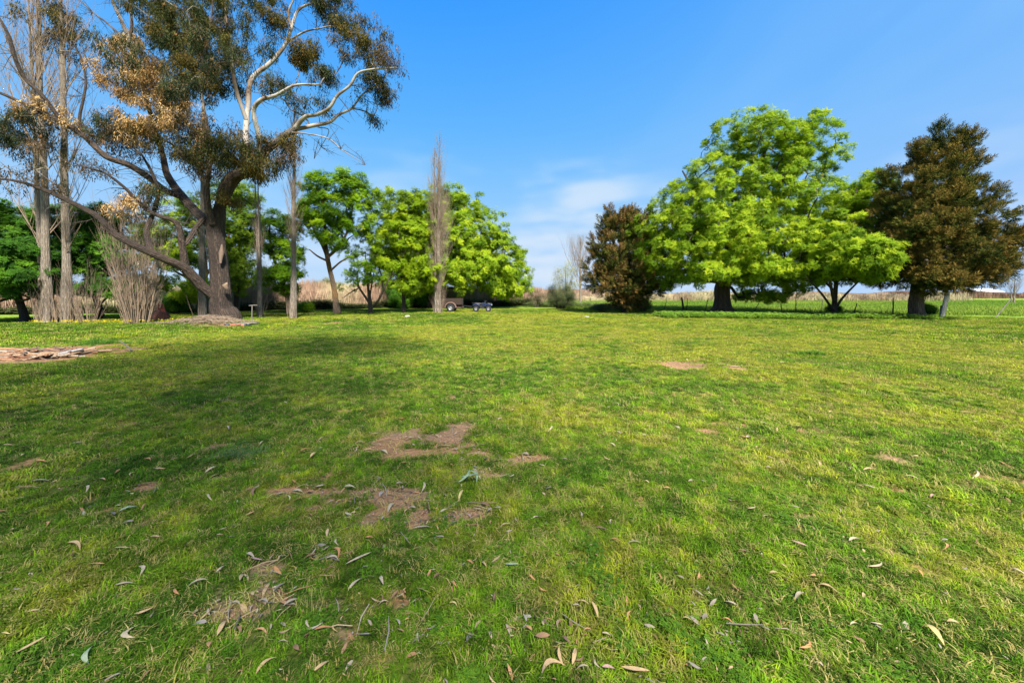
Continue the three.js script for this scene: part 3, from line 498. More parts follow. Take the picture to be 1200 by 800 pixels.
// left-hand group of ashes
plantTree('ash_tree', 'round bright green ash with dark trunk standing behind the tall bare poplar', 503, 46, [[503, 361, 14], [503, 350, 11], [505, 335, 10], [508, 310, 8], [515, 280, 6], [520, 250, 3]],
  [[[505, 335, 6], [490, 318, 5, 1], [470, 305, 3, 1.6]], [[506, 330, 7], [535, 315, 5, 1], [565, 308, 4, 1.6], [595, 312, 2, 2]], [[507, 320, 6], [500, 300, 4, 4], [495, 290, 2, 6]]],
  [[530, 245, 40, 26, 34, 0, 5], [495, 262, 42, 34, 34, 0.6, 5], [555, 270, 40, 32, 38, 1, 5], [520, 285, 52, 36, 50, 3, 5], [585, 302, 30, 26, 32, 1, 4], [560, 318, 46, 22, 44, 3, 5], [600, 325, 24, 20, 22, 1, 3.4], [530, 325, 40, 18, 26, 4, 4], [590, 340, 30, 9, 16, 2, 3.4], [470, 300, 30, 30, 22, 0, 4], [470, 330, 24, 16, 16, 0, 3.4], [525, 235, 24, 18, 12, 0, 3], [520, 300, 60, 44, 26, -5, 3], [578, 285, 20, 14, 10, 1, 3], [495, 338, 22, 10, 10, 2, 3]],
  { seed: 521, more: 3.2, gap: 0.46, wood: M.dark, grow: { cost: 0.16, lift: 0.3, tip: 0.016, step: 0.8 }, foliage: { per: 14, R: 0.52, holes: 0.24, flat: 0.65, aim: 0.6, size: 1.05, color: ashGreen } });
plantTree('ash_tree', 'slender yellow-green ash left of the tall bare poplar', 473, 32.5, [[473, 366, 5], [473, 355, 4.4], [472.5, 338, 4.6], [472, 318, 4.4], [474, 295, 3.2], [476, 265, 2.2], [478, 240, 1.2]],
  [[[472.5, 328, 3], [462, 312, 2.6, 0.5], [450, 296, 1.6, 1]], [[473, 318, 3], [484, 302, 2.6, 0.5], [497, 290, 1.5, 0.8]], [[473, 305, 2.6], [470, 285, 2, 1.6], [466, 270, 1.2, 2.2]]],
  [[462, 240, 30, 20, 18, 0, 2.4], [485, 248, 28, 26, 20, 0, 2.4], [455, 270, 32, 24, 22, 0.6, 2.6], [488, 278, 26, 24, 16, 0.6, 2.4], [470, 300, 36, 20, 18, 1, 2.6], [492, 318, 26, 18, 14, 0.6, 2], [485, 336, 18, 10, 8, 0.6, 1.4], [452, 302, 18, 14, 7, 0, 1.8]],
  { seed: 531, more: 2.8, gap: 0.34, grow: { cost: 0.14, lift: 0.3, tip: 0.01 }, foliage: { per: 10, R: 0.38, holes: 0.26, flat: 0.6, aim: 0.5, size: 1, color: yellowGreen } });
const lichen = (f2, p) => mixc(rgb(0.17, 0.12, 0.08), rgb(0.45, 0.22, 0.03), smooth(noise(p.y * 1.1, p.x * 2, 540), 0.35, 0.7) * smooth(p.y, 0.8, 2.4));
plantTree('ash_tree', 'ash with orange-lichened leaning trunk and crown of separate green tufts', 395, 31, [[395, 367, 9], [393.5, 355, 6.6], [391, 335, 5.6], [386, 315, 5.2], [383, 298, 5], [381, 280, 3.6], [380, 255, 2], [378, 235, 1]],
  [[[383, 300, 4], [376, 284, 3.2, 0.4], [368, 270, 2, 0.8], [362, 255, 1.2, 1]], [[384, 301, 4], [396, 290, 3.4, -0.3], [406, 273, 2.6, -0.6], [412, 250, 1.6, -0.8], [415, 225, 1, -0.8]], [[387, 317, 2.6], [400, 306, 2, 0.8], [412, 300, 1.2, 1.2]], [[384, 306, 2.6], [372, 300, 2, 0.6], [362, 292, 1.2, 1]]],
  [[366, 230, 20, 22, 13, 0, 1.6], [385, 222, 20, 18, 10, 0, 1.6], [413, 220, 22, 19, 18, 0, 1.8], [428, 240, 14, 18, 10, 0, 1.4], [400, 250, 22, 18, 14, 0, 1.8], [372, 262, 20, 16, 13, 0.4, 1.6], [388, 282, 18, 9, 7, 0.4, 1.6], [360, 250, 10, 18, 6, 0, 1.2], [420, 268, 14, 10, 5, 0, 1.4], [402, 210, 10, 8, 4, 0, 1], [374, 212, 12, 10, 5, 0, 1]],
  { seed: 541, more: 1.5, gap: 0.42, wood: M.lichen, trunkColor: lichen, grow: { cost: 0.12, lift: 0.35, tip: 0.014 }, foliage: { per: 18, R: 0.46, holes: 0.36, flat: 0.8, aim: 0.7, size: 0.95, color: ashDeep } });
plantTree('ash_tree', 'ash with orange-lichened stem half hidden behind the middle pale poplar', 338, 30, [[340, 368, 5], [337, 352, 4], [332, 335, 3.6], [326, 318, 3.6], [320, 300, 3.2], [316, 280, 2], [316, 262, 1.2]],
  [[[327, 320, 2.6], [318, 322, 2.2, 0.5], [306, 330, 1.4, 1]], [[322, 305, 2.6], [332, 290, 2, 0.4], [340, 275, 1.2, 0.8]]],
  [[324, 262, 16, 14, 10, 0, 1.3], [320, 285, 18, 14, 12, 0, 1.5], [338, 300, 14, 16, 9, 0.3, 1.2], [325, 322, 20, 10, 10, 0.5, 1.4], [342, 320, 10, 10, 5, 0, 1], [340, 270, 10, 12, 6, 0, 1], [332, 338, 22, 8, 7, -0.6, 1.6]],
  { seed: 551, gap: 0.5, wood: M.lichen, trunkColor: lichen, grow: { tip: 0.012 }, foliage: { per: 17, R: 0.44, holes: 0.34, flat: 0.75, size: 0.9, color: ashDeep } });
plantTree('ash_tree', 'small many-stemmed tree just coming into leaf', 434, 31, [[434, 367, 5], [434, 360, 5], [433, 350, 4], [431, 335, 2.6], [429, 315, 1.8], [428, 295, 1]],
  [[[434, 357, 3], [426, 345, 2.6, 0.3], [420, 335, 2, 0.6], [418, 318, 1.2, 0.8]], [[436, 360, 3], [443, 352, 2.6, 0.3], [449, 340, 2.2, 0.5], [457, 325, 1.5, 0.6], [466, 312, 1, 0.6]], [[421, 337, 1.6], [410, 343, 1.2, 0.6], [402, 349, 0.7, 0.8]], [[449, 340, 1.6], [446, 320, 1.2, 0], [440, 300, 0.9, -0.2]], [[433, 350, 2], [436, 330, 1.6, -0.6], [440, 310, 1, -1]]],
  [[420, 315, 20, 14, 16, 0.4, 1.5], [432, 325, 16, 12, 12, 0.6, 1.4], [428, 292, 22, 14, 9, 0, 1.6], [440, 305, 14, 14, 6, 0, 1.3], [415, 300, 12, 14, 5, 0, 1.2], [462, 312, 8, 10, 3, 0.5, 0.8], [446, 280, 18, 10, 4, -0.4, 1.4], [412, 330, 12, 10, 5, 0.5, 1]],
  { seed: 561, more: 1.3, gap: 0.4, grow: { tip: 0.009, cost: 0.1 }, foliage: { per: 6, R: 0.4, flat: 0.8, size: 0.8, color: ashDeep } });
plantTree('ash_tree', 'bright green tree behind the low left limb of the gum tree', 241, 30, [[241, 367, 7], [240, 355, 6], [237, 343, 5], [230, 333, 4], [218, 325, 3], [205, 318, 2]],
  [[[238, 345, 4], [241, 320, 4, 0], [238, 290, 3, 0.4], [230, 262, 2, 0.4]], [[232, 334, 3], [215, 305, 2.4, -0.4], [200, 285, 1.6, -0.6]], [[240, 325, 3], [255, 300, 2.4, -0.6], [268, 275, 1.5, -1]]],
  [[200, 275, 34, 26, 24, 0, 2.4], [225, 250, 30, 26, 20, 0, 2.4], [190, 305, 28, 16, 16, 0.5, 2], [215, 300, 26, 14, 10, 0.5, 2], [232, 335, 14, 12, 9, 0.4, 1.2], [182, 330, 22, 10, 8, 0.2, 1.6], [245, 280, 24, 22, 10, -0.6, 2], [222, 345, 12, 7, 5, 0.4, 1], [170, 285, 14, 18, 7, 0, 1.4]],
  { seed: 571, gap: 0.42, wood: M.lichen, trunkColor: lichen, grow: { tip: 0.013 }, foliage: { per: 14, R: 0.48, holes: 0.3, flat: 0.6, size: 0.95, color: ashGreen } });
plantTree('willow_tree', 'tall pale green tree with hanging foliage right of the gum trunk', 277, 33, [[278, 365, 6], [277, 340, 5], [279, 310, 4], [281, 275, 3], [283, 240, 1.6]],
  [[[278, 325, 3], [268, 295, 2.2, 0.5], [262, 265, 1.3, 0.8]], [[279, 310, 3], [290, 280, 2.2, 0.4], [298, 250, 1.2, 0.6]]],
  [[282, 230, 18, 18, 14, 0, 1.8], [276, 262, 20, 20, 16, 0.4, 2], [292, 270, 14, 24, 12, 0.4, 1.6], [272, 300, 18, 20, 12, 0.6, 1.8], [286, 318, 16, 18, 10, 0.4, 1.6], [270, 335, 14, 14, 8, 0.4, 1.4], [262, 225, 12, 14, 6, 0, 1.4]],
  { seed: 581, gap: 0.42, grow: { tip: 0.01, sag: 0.3 }, foliage: { per: 16, R: 0.5, flat: 1.1, size: 0.9, color: greens(rgb(0.1, 0.19, 0.02), rgb(0.21, 0.33, 0.025), rgb(0.36, 0.46, 0.04)) } });
plantTree('shade_tree', 'dark green tree with leaning dark trunk at the left edge of the lawn', 29, 21, [[30, 379, 9.5], [27, 368, 7.6], [23, 355, 6.6], [18, 343, 6], [10, 325, 4.5], [4, 300, 3]],
  [[[20, 348, 3.4], [8, 350, 3, 0.6], [-12, 356, 2.4, 1], [-35, 358, 1.4, 1.2]], [[22, 352, 3], [34, 350, 2.4, 0.4], [46, 340, 1.6, 0.8]], [[18, 343, 4], [25, 315, 3, -0.6], [36, 285, 1.8, -1]]],
  [[12, 325, 40, 20, 34, 0.6, 2.2], [30, 300, 38, 24, 30, 0, 2.2], [-10, 295, 40, 34, 34, 0, 2.2], [35, 260, 34, 26, 18, -1, 1.8], [0, 258, 34, 24, 16, -0.6, 1.8], [-40, 330, 30, 16, 14, 0.8, 1.8]],
  { seed: 591, more: 1.5, gap: 0.36, wood: M.dark, grow: { tip: 0.012 }, foliage: { per: 26, R: 0.42, flat: 0.65, size: 0.8, color: darkGreen } });
plantTree('shade_tree', 'dark green tree with forked black trunk between the poplar pair and the bare clump', 117, 23.5, [[118, 374, 8], [116, 362, 6.4], [112, 350, 5.6], [108, 338, 4], [104, 320, 3], [101, 300, 2]],
  [[[113, 352, 4], [105, 330, 3, 0.3], [98, 312, 1.8, 0.5]], [[112, 350, 4], [122, 335, 3, 0.4], [134, 326, 2, 0.8], [148, 322, 1.2, 1]], [[115, 358, 2.6], [126, 348, 2, 0.6], [140, 342, 1.2, 1]], [[109, 340, 3], [114, 315, 2.2, -0.6], [120, 290, 1.4, -0.8]]],
  [[105, 265, 30, 28, 28, 0, 1.9], [120, 300, 26, 22, 22, 0.4, 1.8], [95, 300, 24, 24, 20, 0, 1.8], [130, 336, 22, 9, 13, 0.6, 1.5], [150, 345, 12, 6, 6, 0.6, 0.9], [100, 335, 20, 10, 9, 0.4, 1.4], [80, 265, 26, 24, 14, -1, 1.6], [132, 275, 20, 22, 10, -0.6, 1.5]],
  { seed: 601, more: 1.5, gap: 0.36, wood: M.dark, grow: { tip: 0.012 }, foliage: { per: 20, R: 0.42, flat: 0.65, size: 0.8, color: darkGreen } });

// two cypresses
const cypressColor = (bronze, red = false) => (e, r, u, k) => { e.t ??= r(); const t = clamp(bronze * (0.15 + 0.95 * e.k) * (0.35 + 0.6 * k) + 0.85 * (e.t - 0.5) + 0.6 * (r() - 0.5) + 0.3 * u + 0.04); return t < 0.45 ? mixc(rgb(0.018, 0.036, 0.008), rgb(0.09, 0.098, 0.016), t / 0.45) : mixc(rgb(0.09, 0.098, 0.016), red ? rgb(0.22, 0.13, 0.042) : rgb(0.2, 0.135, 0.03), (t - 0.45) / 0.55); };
plantTree('cypress_tree', 'large bronze-green cypress with two tops at the right end of the lawn', 1075, 24, [[1075, 375, 14.5], [1074.5, 366, 13], [1074, 354, 13], [1076, 340, 13], [1080, 300, 14], [1086, 250, 9], [1092, 200, 4.5], [1094, 162, 1.4]],
  [[[1079, 335, 10], [1100, 320, 8, 0.4], [1130, 305, 5, 0.6], [1165, 300, 2, 0.6]], [[1082, 310, 8], [1100, 260, 7, -0.5], [1115, 210, 4, -0.6], [1122, 165, 1.4, -0.6]], [[1077, 335, 8], [1060, 318, 6, 0.4], [1035, 308, 3, 0.5]], [[1077, 330, 6], [1082, 316, 5, 1.6], [1086, 305, 3, 2.8]]],
  [[1088, 180, 15, 29, 24, 0, 1.2], [1123, 183, 13, 28, 22, -0.3, 1.1], [1078, 222, 34, 36, 46, 0.4, 2.2], [1122, 225, 32, 40, 44, 0, 2.2], [1070, 265, 44, 38, 60, 0.6, 2.6], [1124, 268, 40, 38, 60, 0.4, 2.4], [1146, 288, 30, 26, 34, 0.2, 2.1], [1064, 302, 38, 26, 42, 0.3, 2.4], [1110, 306, 46, 27, 56, 1.2, 2.6], [1136, 313, 27, 15, 22, 0.4, 2], [1038, 320, 20, 14, 14, -1, 1.4], [1090, 328, 40, 11, 26, 1.2, 2.2], [1130, 327, 30, 9, 14, 0.4, 1.8], [1092, 260, 50, 64, 46, -2, 1.6], [1048, 285, 22, 24, 16, -0.8, 1.6], [1174, 288, 9, 7, 5, 0, 0.6]],
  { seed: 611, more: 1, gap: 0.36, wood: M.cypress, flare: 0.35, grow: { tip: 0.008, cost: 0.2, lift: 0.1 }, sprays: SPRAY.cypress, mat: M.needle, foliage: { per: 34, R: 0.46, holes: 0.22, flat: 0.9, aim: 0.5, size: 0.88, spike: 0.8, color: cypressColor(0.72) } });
plantTree('cypress_tree', 'bronze-brown cypress with ragged top left of the big ash', 733, 32, [[734, 366, 10], [733, 355, 8], [731, 335, 7], [729, 300, 5], [729, 265, 3], [731, 243, 0.8]],
  [[[732, 350, 4], [745, 330, 4, 0.4], [758, 305, 2.4, 0.6], [766, 275, 1.2, 0.6]], [[731, 345, 4], [715, 322, 3, 0.5], [702, 300, 1.6, 0.6]], [[730, 315, 3], [720, 285, 2, 0.3], [716, 258, 1, 0.3]], [[730, 310, 3], [738, 280, 2, 0.3], [743, 250, 0.8, 0.3]]],
  [[718, 276, 18, 22, 26, 0, 1.5], [742, 272, 18, 24, 24, 0, 1.5], [712, 305, 24, 24, 36, 0.5, 2], [742, 305, 26, 26, 38, 0.3, 2], [728, 330, 36, 22, 48, 0.8, 2.4], [705, 325, 18, 16, 16, 0.4, 1.5], [752, 335, 20, 16, 20, 0.2, 1.6], [735, 352, 20, 10, 18, 0.5, 1.3], [716, 258, 6, 14, 5, 0, 0.5], [743, 254, 6, 12, 5, 0, 0.5], [730, 256, 8, 12, 6, 0, 0.6], [762, 290, 10, 22, 10, 0, 1], [698, 292, 8, 14, 7, 0, 0.8], [730, 300, 30, 46, 24, -2, 1.3]],
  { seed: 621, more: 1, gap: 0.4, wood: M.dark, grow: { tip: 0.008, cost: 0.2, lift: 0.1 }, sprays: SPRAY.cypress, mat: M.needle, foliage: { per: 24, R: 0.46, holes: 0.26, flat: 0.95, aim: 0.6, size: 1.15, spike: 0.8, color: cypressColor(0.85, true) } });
// ------------------------------------------------------------------ bare poplars and thickets of bare shoots
function poplar(name, label, px, d, topY, { lean = 0, w = 8, twigs = 260, spread = 12, seed, stems = 1, low = 0.12, suckers = 0, group, haze = 1 }) {
  const base = V((px - HX) / F * d, 0, -d); base.y = height(base.x, base.z);
  const t = thing(name, label, 'tree', [base.x, base.y, base.z], group), r = rng(seed), H = (HY - topY) / F * d + EYE, R = W(w, d) / 2, all = new Geo(), stemLines = [];
  for (let s = 0; s < stems; s++) {
    const a = s * 2.2 + r(), off = stems > 1 ? R * 1.1 : 0, top = H * (s ? 0.72 + 0.2 * r() : 1), list = [];
    for (let k = 0; k <= 6; k++) { const f = k / 6, b = 0.35 * R * (k ? 1 : 0); list.push([V(cos(a) * off * (1 + f * 0.8) + lean * top * f + (r() - 0.5) * b, f * top, sin(a) * off * (1 + f) + (r() - 0.5) * b), R * (s ? 0.7 : 1) * pow(1 - f, 0.8) * (k ? 1 : 1.25) + 0.012]); }
    const [pts, rad] = curve(list, 28); pts[0].y -= 0.2; const g = new Geo(); g.tube(pts, rad, 10, null, 0.2, seed + s); part('trunk', g.build(), M.poplar, t); stemLines.push([pts, rad]);
  }
  const shoot = (a, d0, len, r0, depth) => {                // an upswept shoot and its side shoots
    const pts = [a], rad = [r0], dd = d0.clone(); let q = a; const n = depth ? 4 : 6;
    for (let k = 1; k <= n; k++) { dd.add(V((r() - 0.5) * 0.16, 0.16, (r() - 0.5) * 0.16)).normalize(); q = q.clone().addScaledVector(dd, len / n); pts.push(q); rad.push(r0 * (1 - k / (n + 0.6))); }
    all.tube(pts, rad, 3);
    if (depth < 2) for (let k = 1; k < n; k++) for (let m = 0; m < (depth ? 1 : 2); m++) if (r() < 0.8) { const x = r() * 6.283; shoot(pts[k], dd.clone().multiplyScalar(0.9).add(V(cos(x) * 0.42, 0.1, sin(x) * 0.42)).normalize(), len * (0.3 + 0.25 * r()), rad[k] * 0.65, depth + 1); }
  };
  for (let i = 0; i < twigs; i++) {
    const [pts] = stemLines[i % stems], f = low + (1 - low) * pow(r(), 0.85) * 0.97, k = floor(f * 28), a = pts[k].clone().lerp(pts[min(28, k + 1)], f * 28 - k), x = r() * 6.283, env = W(spread, d) * pow(sin(PI * pow(clamp((f - low) / (1 - low) * 0.92 + 0.08), 0.75)), 0.7);
    const len = min(H - a.y + 0.4, env * (1.9 + 1.3 * r())); if (len < 0.2) continue;
    shoot(a, V(cos(x) * 0.5, 0.85, sin(x) * 0.5).normalize(), len, (0.008 + 0.007 * len * 0.5) * haze, 0);
  }
  for (let i = 0; i < suckers; i++) { const x = r() * 6.283, q = R * (0.6 + 2.2 * r()), a = V(cos(x) * q, 0, sin(x) * q * 0.8); shoot(a, V(cos(x) * 0.22, 1, sin(x) * 0.22).normalize(), 0.8 + 2.6 * r() * r(), 0.016, 1); }
  part('twigs', all.build(), M.twig, t, 'stuff');
  return t;
}
poplar('poplar_tree', 'tall bare poplar with thick pale trunk, nearer the left edge of a leafless pair', 56, 20.6, -110, { w: 8, lean: -0.035, seed: 701, twigs: 60, spread: 46, low: 0.1, suckers: 70, haze: 1.1, stems: 2 });
poplar('poplar_tree', 'tall bare poplar with pale trunk, right-hand one of the leafless pair by the yellow flowers', 78, 20.3, -120, { w: 8, lean: -0.018, seed: 711, twigs: 44, spread: 36, low: 0.12, suckers: 50, haze: 1.1 });
poplar('poplar_tree', 'pale bare poplar trunk directly behind the gum tree', 237, 26.5, 130, { w: 7, seed: 721, twigs: 70, spread: 16, suckers: 8 });
poplar('poplar_tree', 'thin twin-stemmed bare poplar between the gum trunk and the taller pale poplar', 305, 25.5, 185, { w: 3.2, seed: 731, twigs: 90, spread: 10, stems: 3, lean: -0.02, suckers: 14 });
poplar('poplar_tree', 'tall bare poplar with straight grey trunk right of the gum tree', 343, 24.5, 118, { w: 6.5, seed: 741, twigs: 130, spread: 13, lean: 0.008, suckers: 4, low: 0.25, haze: 1.3 });
poplar('poplar_tree', 'tall narrow bare poplar with upright pinkish twigs in front of the round ash', 513, 32, 152, { w: 4.2, seed: 751, twigs: 240, spread: 15, stems: 4, suckers: 40, low: 0.03, haze: 1.1 });
poplar('bare_tree', 'pale leafless tree in the distance left of the bronze cypress', 680, 62, 278, { w: 2.6, seed: 761, twigs: 50, spread: 24, low: 0.2, haze: 1.2 });
poplar('bare_tree', 'small leafless tree far off at the right edge of the pasture', 1187, 62, 326, { w: 1.8, seed: 771, twigs: 26, spread: 16, low: 0.25, stems: 2 });
function shoots(name, label, category, px, py, n, hgt, rad, seed, mat = M.twig, spreadOut = 0.35, thick = 0.014) {
  const b = ground(px, py), t = thing(name, label, category, [b.x, b.y, b.z]), r = rng(seed), main = new Geo(), fine = new Geo();
  for (let i = 0; i < n; i++) {
    const x = r() * 6.283, q = rad * sqrt(r()), a = V(cos(x) * q, -0.05, sin(x) * q), H = hgt * (0.45 + 0.55 * r()), d = V(cos(x) * spreadOut * (0.3 + q / rad), 1, sin(x) * spreadOut * (0.3 + q / rad)).normalize(), pts = [a], rr = [thick * (0.7 + 0.8 * r())]; let p = a;
    for (let k = 1; k <= 5; k++) { d.add(V((r() - 0.5) * 0.18, 0.08, (r() - 0.5) * 0.18)).normalize(); p = p.clone().addScaledVector(d, H / 5); pts.push(p); rr.push(rr[0] * (1 - k / 5.6)); for (let m = 0; m < 3; m++) { const e = p.clone().addScaledVector(d, 0.1 * H).add(V((r() - 0.5) * H * 0.12, r() * H * 0.12, (r() - 0.5) * H * 0.12)); fine.tube([p, p.clone().lerp(e, 0.5), e], [rr[k] * 0.6 + 0.002, rr[k] * 0.5 + 0.002, 0.002], 3); } }
    main.tube(pts, rr, 5);
  }
  part('stems', main.build(), mat, t, 'stuff'); part('twigs', fine.build(), mat, t, 'stuff');
  return t;
}
shoots('bare_thicket', 'tall fan of leafless brown shoots left of the gum tree', 'shrub', 162, 378.5, 110, 6.4, 0.5, 781, M.twig, 0.19, 0.015);
shoots('bare_thicket', 'smaller leafless clump of pale shoots right of the poplar pair', 'shrub', 104, 378, 34, 3.2, 0.35, 783, M.twig, 0.28, 0.01);
shoots('bare_thicket', 'dense low palisade of dry brown canes between the shoot fan and the red stump', 'shrub', 175, 374, 80, 1.5, 0.5, 785, M.twig, 0.05, 0.022);
shoots('bare_thicket', 'thin greenish sapling stems left of the tall shoot fan', 'shrub', 147, 378, 5, 1.7, 0.12, 787, M.twig, 0.3, 0.018);

// shrubs and hedges of leaves
function shrub(name, label, category, px, py, rxp, hp, { seed, n = 26, per = 60, color, R = 0.4, sprays = SPRAY.bush, size = 1, stems = 10, mat = M.leaf, depth }) {
  const b = ground(px, py), d = -b.z, rx = W(rxp, d), h = W(hp, d), t = thing(name, label, category, [b.x, b.y, b.z]), r = rng(seed);
  const ends = clumps([[V(0, h * 0.5, 0), rx, h * 0.5, depth ?? rx * 0.8, n, 0]], r, R * 0.45), g = new Geo();
  for (const e of ends) { const a = V(e.p.x * 0.25, -0.05, e.p.z * 0.25); g.tube([a, a.clone().lerp(e.p, 0.55).add(V(0, h * 0.1, 0)), e.p], [0.025, 0.016, 0.006], 4); }
  part('stems', g.build(), M.darktwig, t, 'stuff');
  ends.forEach((e) => { e.c = V(0, 0, 0); });
  leaves(ends, r, { sprays, per, R, flat: 0.85, aim: 0.5, size, color }).forEach((list, k) => list.length && copies('foliage', sprays[k], mat, list, t));
}
const olive = greens(rgb(0.045, 0.07, 0.03), rgb(0.11, 0.14, 0.055), rgb(0.22, 0.23, 0.1));
shrub('shrub', 'round grey-green shrub standing alone at the end of the lawn', 'shrub', 657, 362, 17, 29, { seed: 801, color: olive, n: 44, R: 0.55, per: 70 });
shrub('shrub', 'low brownish shrub beside the edge of the round ash', 'shrub', 629, 360, 9, 22, { seed: 802, color: greens(rgb(0.1, 0.08, 0.05), rgb(0.22, 0.19, 0.11), rgb(0.28, 0.3, 0.14)), n: 20, R: 0.5, per: 36 });
shrub('shrub', 'thin yellow-flowering shrub behind the round grey-green shrub', 'shrub', 662, 358, 16, 52, { seed: 803, color: greens(rgb(0.2, 0.19, 0.05), rgb(0.36, 0.34, 0.09), rgb(0.5, 0.47, 0.14)), n: 40, R: 0.8, per: 16, size: 1.7 });
shrub('shrub', 'low pale green shrub at the foot of the bronze-brown cypress', 'shrub', 755, 365, 11, 13, { seed: 804, color: greens(rgb(0.08, 0.15, 0.03), rgb(0.18, 0.28, 0.06), rgb(0.3, 0.38, 0.1)), n: 16, R: 0.35, per: 40 });
shrub('shrub', 'dry grey-green weeds left of the bronze-brown cypress', 'shrub', 706, 366, 14, 7, { seed: 805, color: olive, n: 16, R: 0.3, per: 40 });
shrub('shrub', 'low blue-green bush in front of the red stump', 'shrub', 184, 379, 12, 6, { seed: 806, color: greens(rgb(0.05, 0.1, 0.055), rgb(0.1, 0.17, 0.09), rgb(0.17, 0.24, 0.14)), n: 18, R: 0.22, per: 46 });
shrub('shrub', 'small dark bush by the pale post right of the gum trunk', 'shrub', 303, 378, 7, 8, { seed: 807, color: darkGreen, n: 12, R: 0.25, per: 44 });
shrub('shrub', 'dark evergreen bush behind the gum tree left of its trunk', 'shrub', 205, 368, 13, 22, { seed: 808, color: darkGreen, n: 30, R: 0.5, per: 60 });
shrub('shrub', 'golden green bush behind the orange-lichened ash', 'shrub', 383, 360, 21, 34, { seed: 809, color: greens(rgb(0.13, 0.13, 0.025), rgb(0.24, 0.22, 0.04), rgb(0.36, 0.32, 0.07)), n: 40, R: 0.8, per: 70, sprays: SPRAY.big });
shrub('shrub', 'dark rounded bush between the slender ash and the round ash', 'shrub', 478, 361, 22, 30, { seed: 810, color: darkGreen, n: 34, R: 0.8, per: 60, sprays: SPRAY.big });
shrub('shrub', 'small green bush in front of the dry reeds near the grey poplar', 'shrub', 357, 366, 9, 10, { seed: 811, color: ashDeep, n: 12, R: 0.35, per: 50 });
shrub('shrub', 'dark leafy skirt at the foot of the smaller ash', 'shrub', 977, 368.5, 7, 9, { seed: 812, color: darkGreen, n: 14, R: 0.25, per: 50 });
shrub('shrub', 'dark low shrub against the right side of the large cypress trunk', 'shrub', 1087, 373, 7, 14, { seed: 813, color: darkGreen, n: 16, R: 0.25, per: 50 });

// long belts of dry reeds, brambles and far trees: nobody could count them
function belt(name, label, category, line, n, wide, make, geo, mat) {
  const t = thing(name, label, category, [0, 0, 0], null, 'stuff'), r = rng(n + 3), list = [], lens = line.slice(1).map((p, i) => hypot(p[0] - line[i][0], p[1] - line[i][1])), total = lens.reduce((a, b) => a + b, 0);
  for (let i = 0; i < n; i++) {
    let s = r() * total, k = 0; while (k < lens.length - 1 && s > lens[k]) s -= lens[k++];
    const f = s / lens[k], a = line[k], b = line[k + 1], nx = -(b[1] - a[1]) / lens[k], nz = (b[0] - a[0]) / lens[k], o = (r() + r() - 1) * wide, x = lerp(a[0], b[0], f) + nx * o, z = lerp(a[1], b[1], f) + nz * o;
    const q = make(r, x, z, o / wide); if (!q) continue; list.push({ m: new THREE.Matrix4().compose(V(x, height(x, z) + (q.y ?? 0), z), new THREE.Quaternion().setFromEuler(new THREE.Euler((r() - 0.5) * 0.3, r() * 6.28, (r() - 0.5) * 0.3)), V(q.w, q.h, q.w)), c: q.c });
  }
  copies(name + '_stems', geo, mat, list, t);
}
const reedGeo = (() => { const r = rng(61), g = new Geo(); for (let i = 0; i < 12; i++) { const a = r() * 6.28, x = (r() - 0.5) * 0.7, z = (r() - 0.5) * 0.7, h = 0.6 + 0.4 * r(), lx = (r() - 0.5) * 0.35, lz = (r() - 0.5) * 0.35, w = 0.016; const s = V(cos(a) * w, 0, sin(a) * w), b = V(x, 0, z), m = V(x + lx * 0.4, h * 0.6, z + lz * 0.4), t = V(x + lx, h, z + lz); g.tri(b.clone().sub(s), b.clone().add(s), m.clone().add(s)); g.tri(b.clone().sub(s), m.clone().add(s), m.clone().sub(s)); g.tri(m.clone().sub(s), m.clone().add(s), t); const v = t.clone().add(V(0, -0.14, 0)); g.tri(v.clone().add(V(0.03, -0.06, 0)), v.clone().add(V(-0.03, -0.05, 0.02)), t.clone().add(V(0, 0.06, 0))); } return g.build(); })();
const reedC = (r, x, z) => mixc(mixc(rgb(0.25, 0.15, 0.1), rgb(0.46, 0.31, 0.21), r()), rgb(0.42, 0.36, 0.2), smooth(noise(x * 0.15, z * 0.15, 820), 0.5, 0.8));
const edge = [[-62, -30], [-44, -31], [-32, -35], [-24, -42], [-14, -49], [-4, -53], [4, -57]];
belt('dry_reeds', 'belt of pinkish dry reeds and weeds behind the left-hand trees', 'reeds', edge, 9000, 3.2, (r, x, z) => ({ w: 1, h: (1.5 + 1.5 * r()) * (0.75 + 0.5 * noise(x * 0.3, z * 0.3, 821)), c: reedC(r, x, z) }), reedGeo, M.straw);
belt('bramble_hedge', 'olive green brambles along the foot of the dry reeds', 'hedge', edge.map(([x, z]) => [x * 0.94, z * 0.93]), 5200, 1.1, (r, x, z) => ({ y: 0.1 + r() * 1.0 * noise(x * 0.4, z * 0.4, 822), w: 1.3 + r(), h: 1.2, c: mixc(rgb(0.045, 0.075, 0.02), rgb(0.15, 0.17, 0.05), r()) }), SPRAY.big[0], M.leaf);
belt('dry_reeds', 'band of pale dry reeds across the pasture behind the big ash', 'reeds', [[14, -92], [60, -96], [100, -86]], 9000, 9, (r, x, z) => ({ w: 1.5, h: (1 + 1.3 * r()) * (0.5 + 0.9 * noise(x * 0.16, z * 0.16, 827)), c: mixc(reedC(r, x, z), rgb(0.45, 0.37, 0.2), 0.4) }), reedGeo, M.straw);
belt('dry_reeds', 'far brownish reed mass between the round ash and the grey-green shrub', 'reeds', [[2, -104], [28, -118]], 3600, 4, (r, x, z) => ({ w: 1.6, h: 2.2 + 1.4 * r(), c: mixc(rgb(0.28, 0.17, 0.12), rgb(0.42, 0.29, 0.2), r()) }), reedGeo, M.straw);
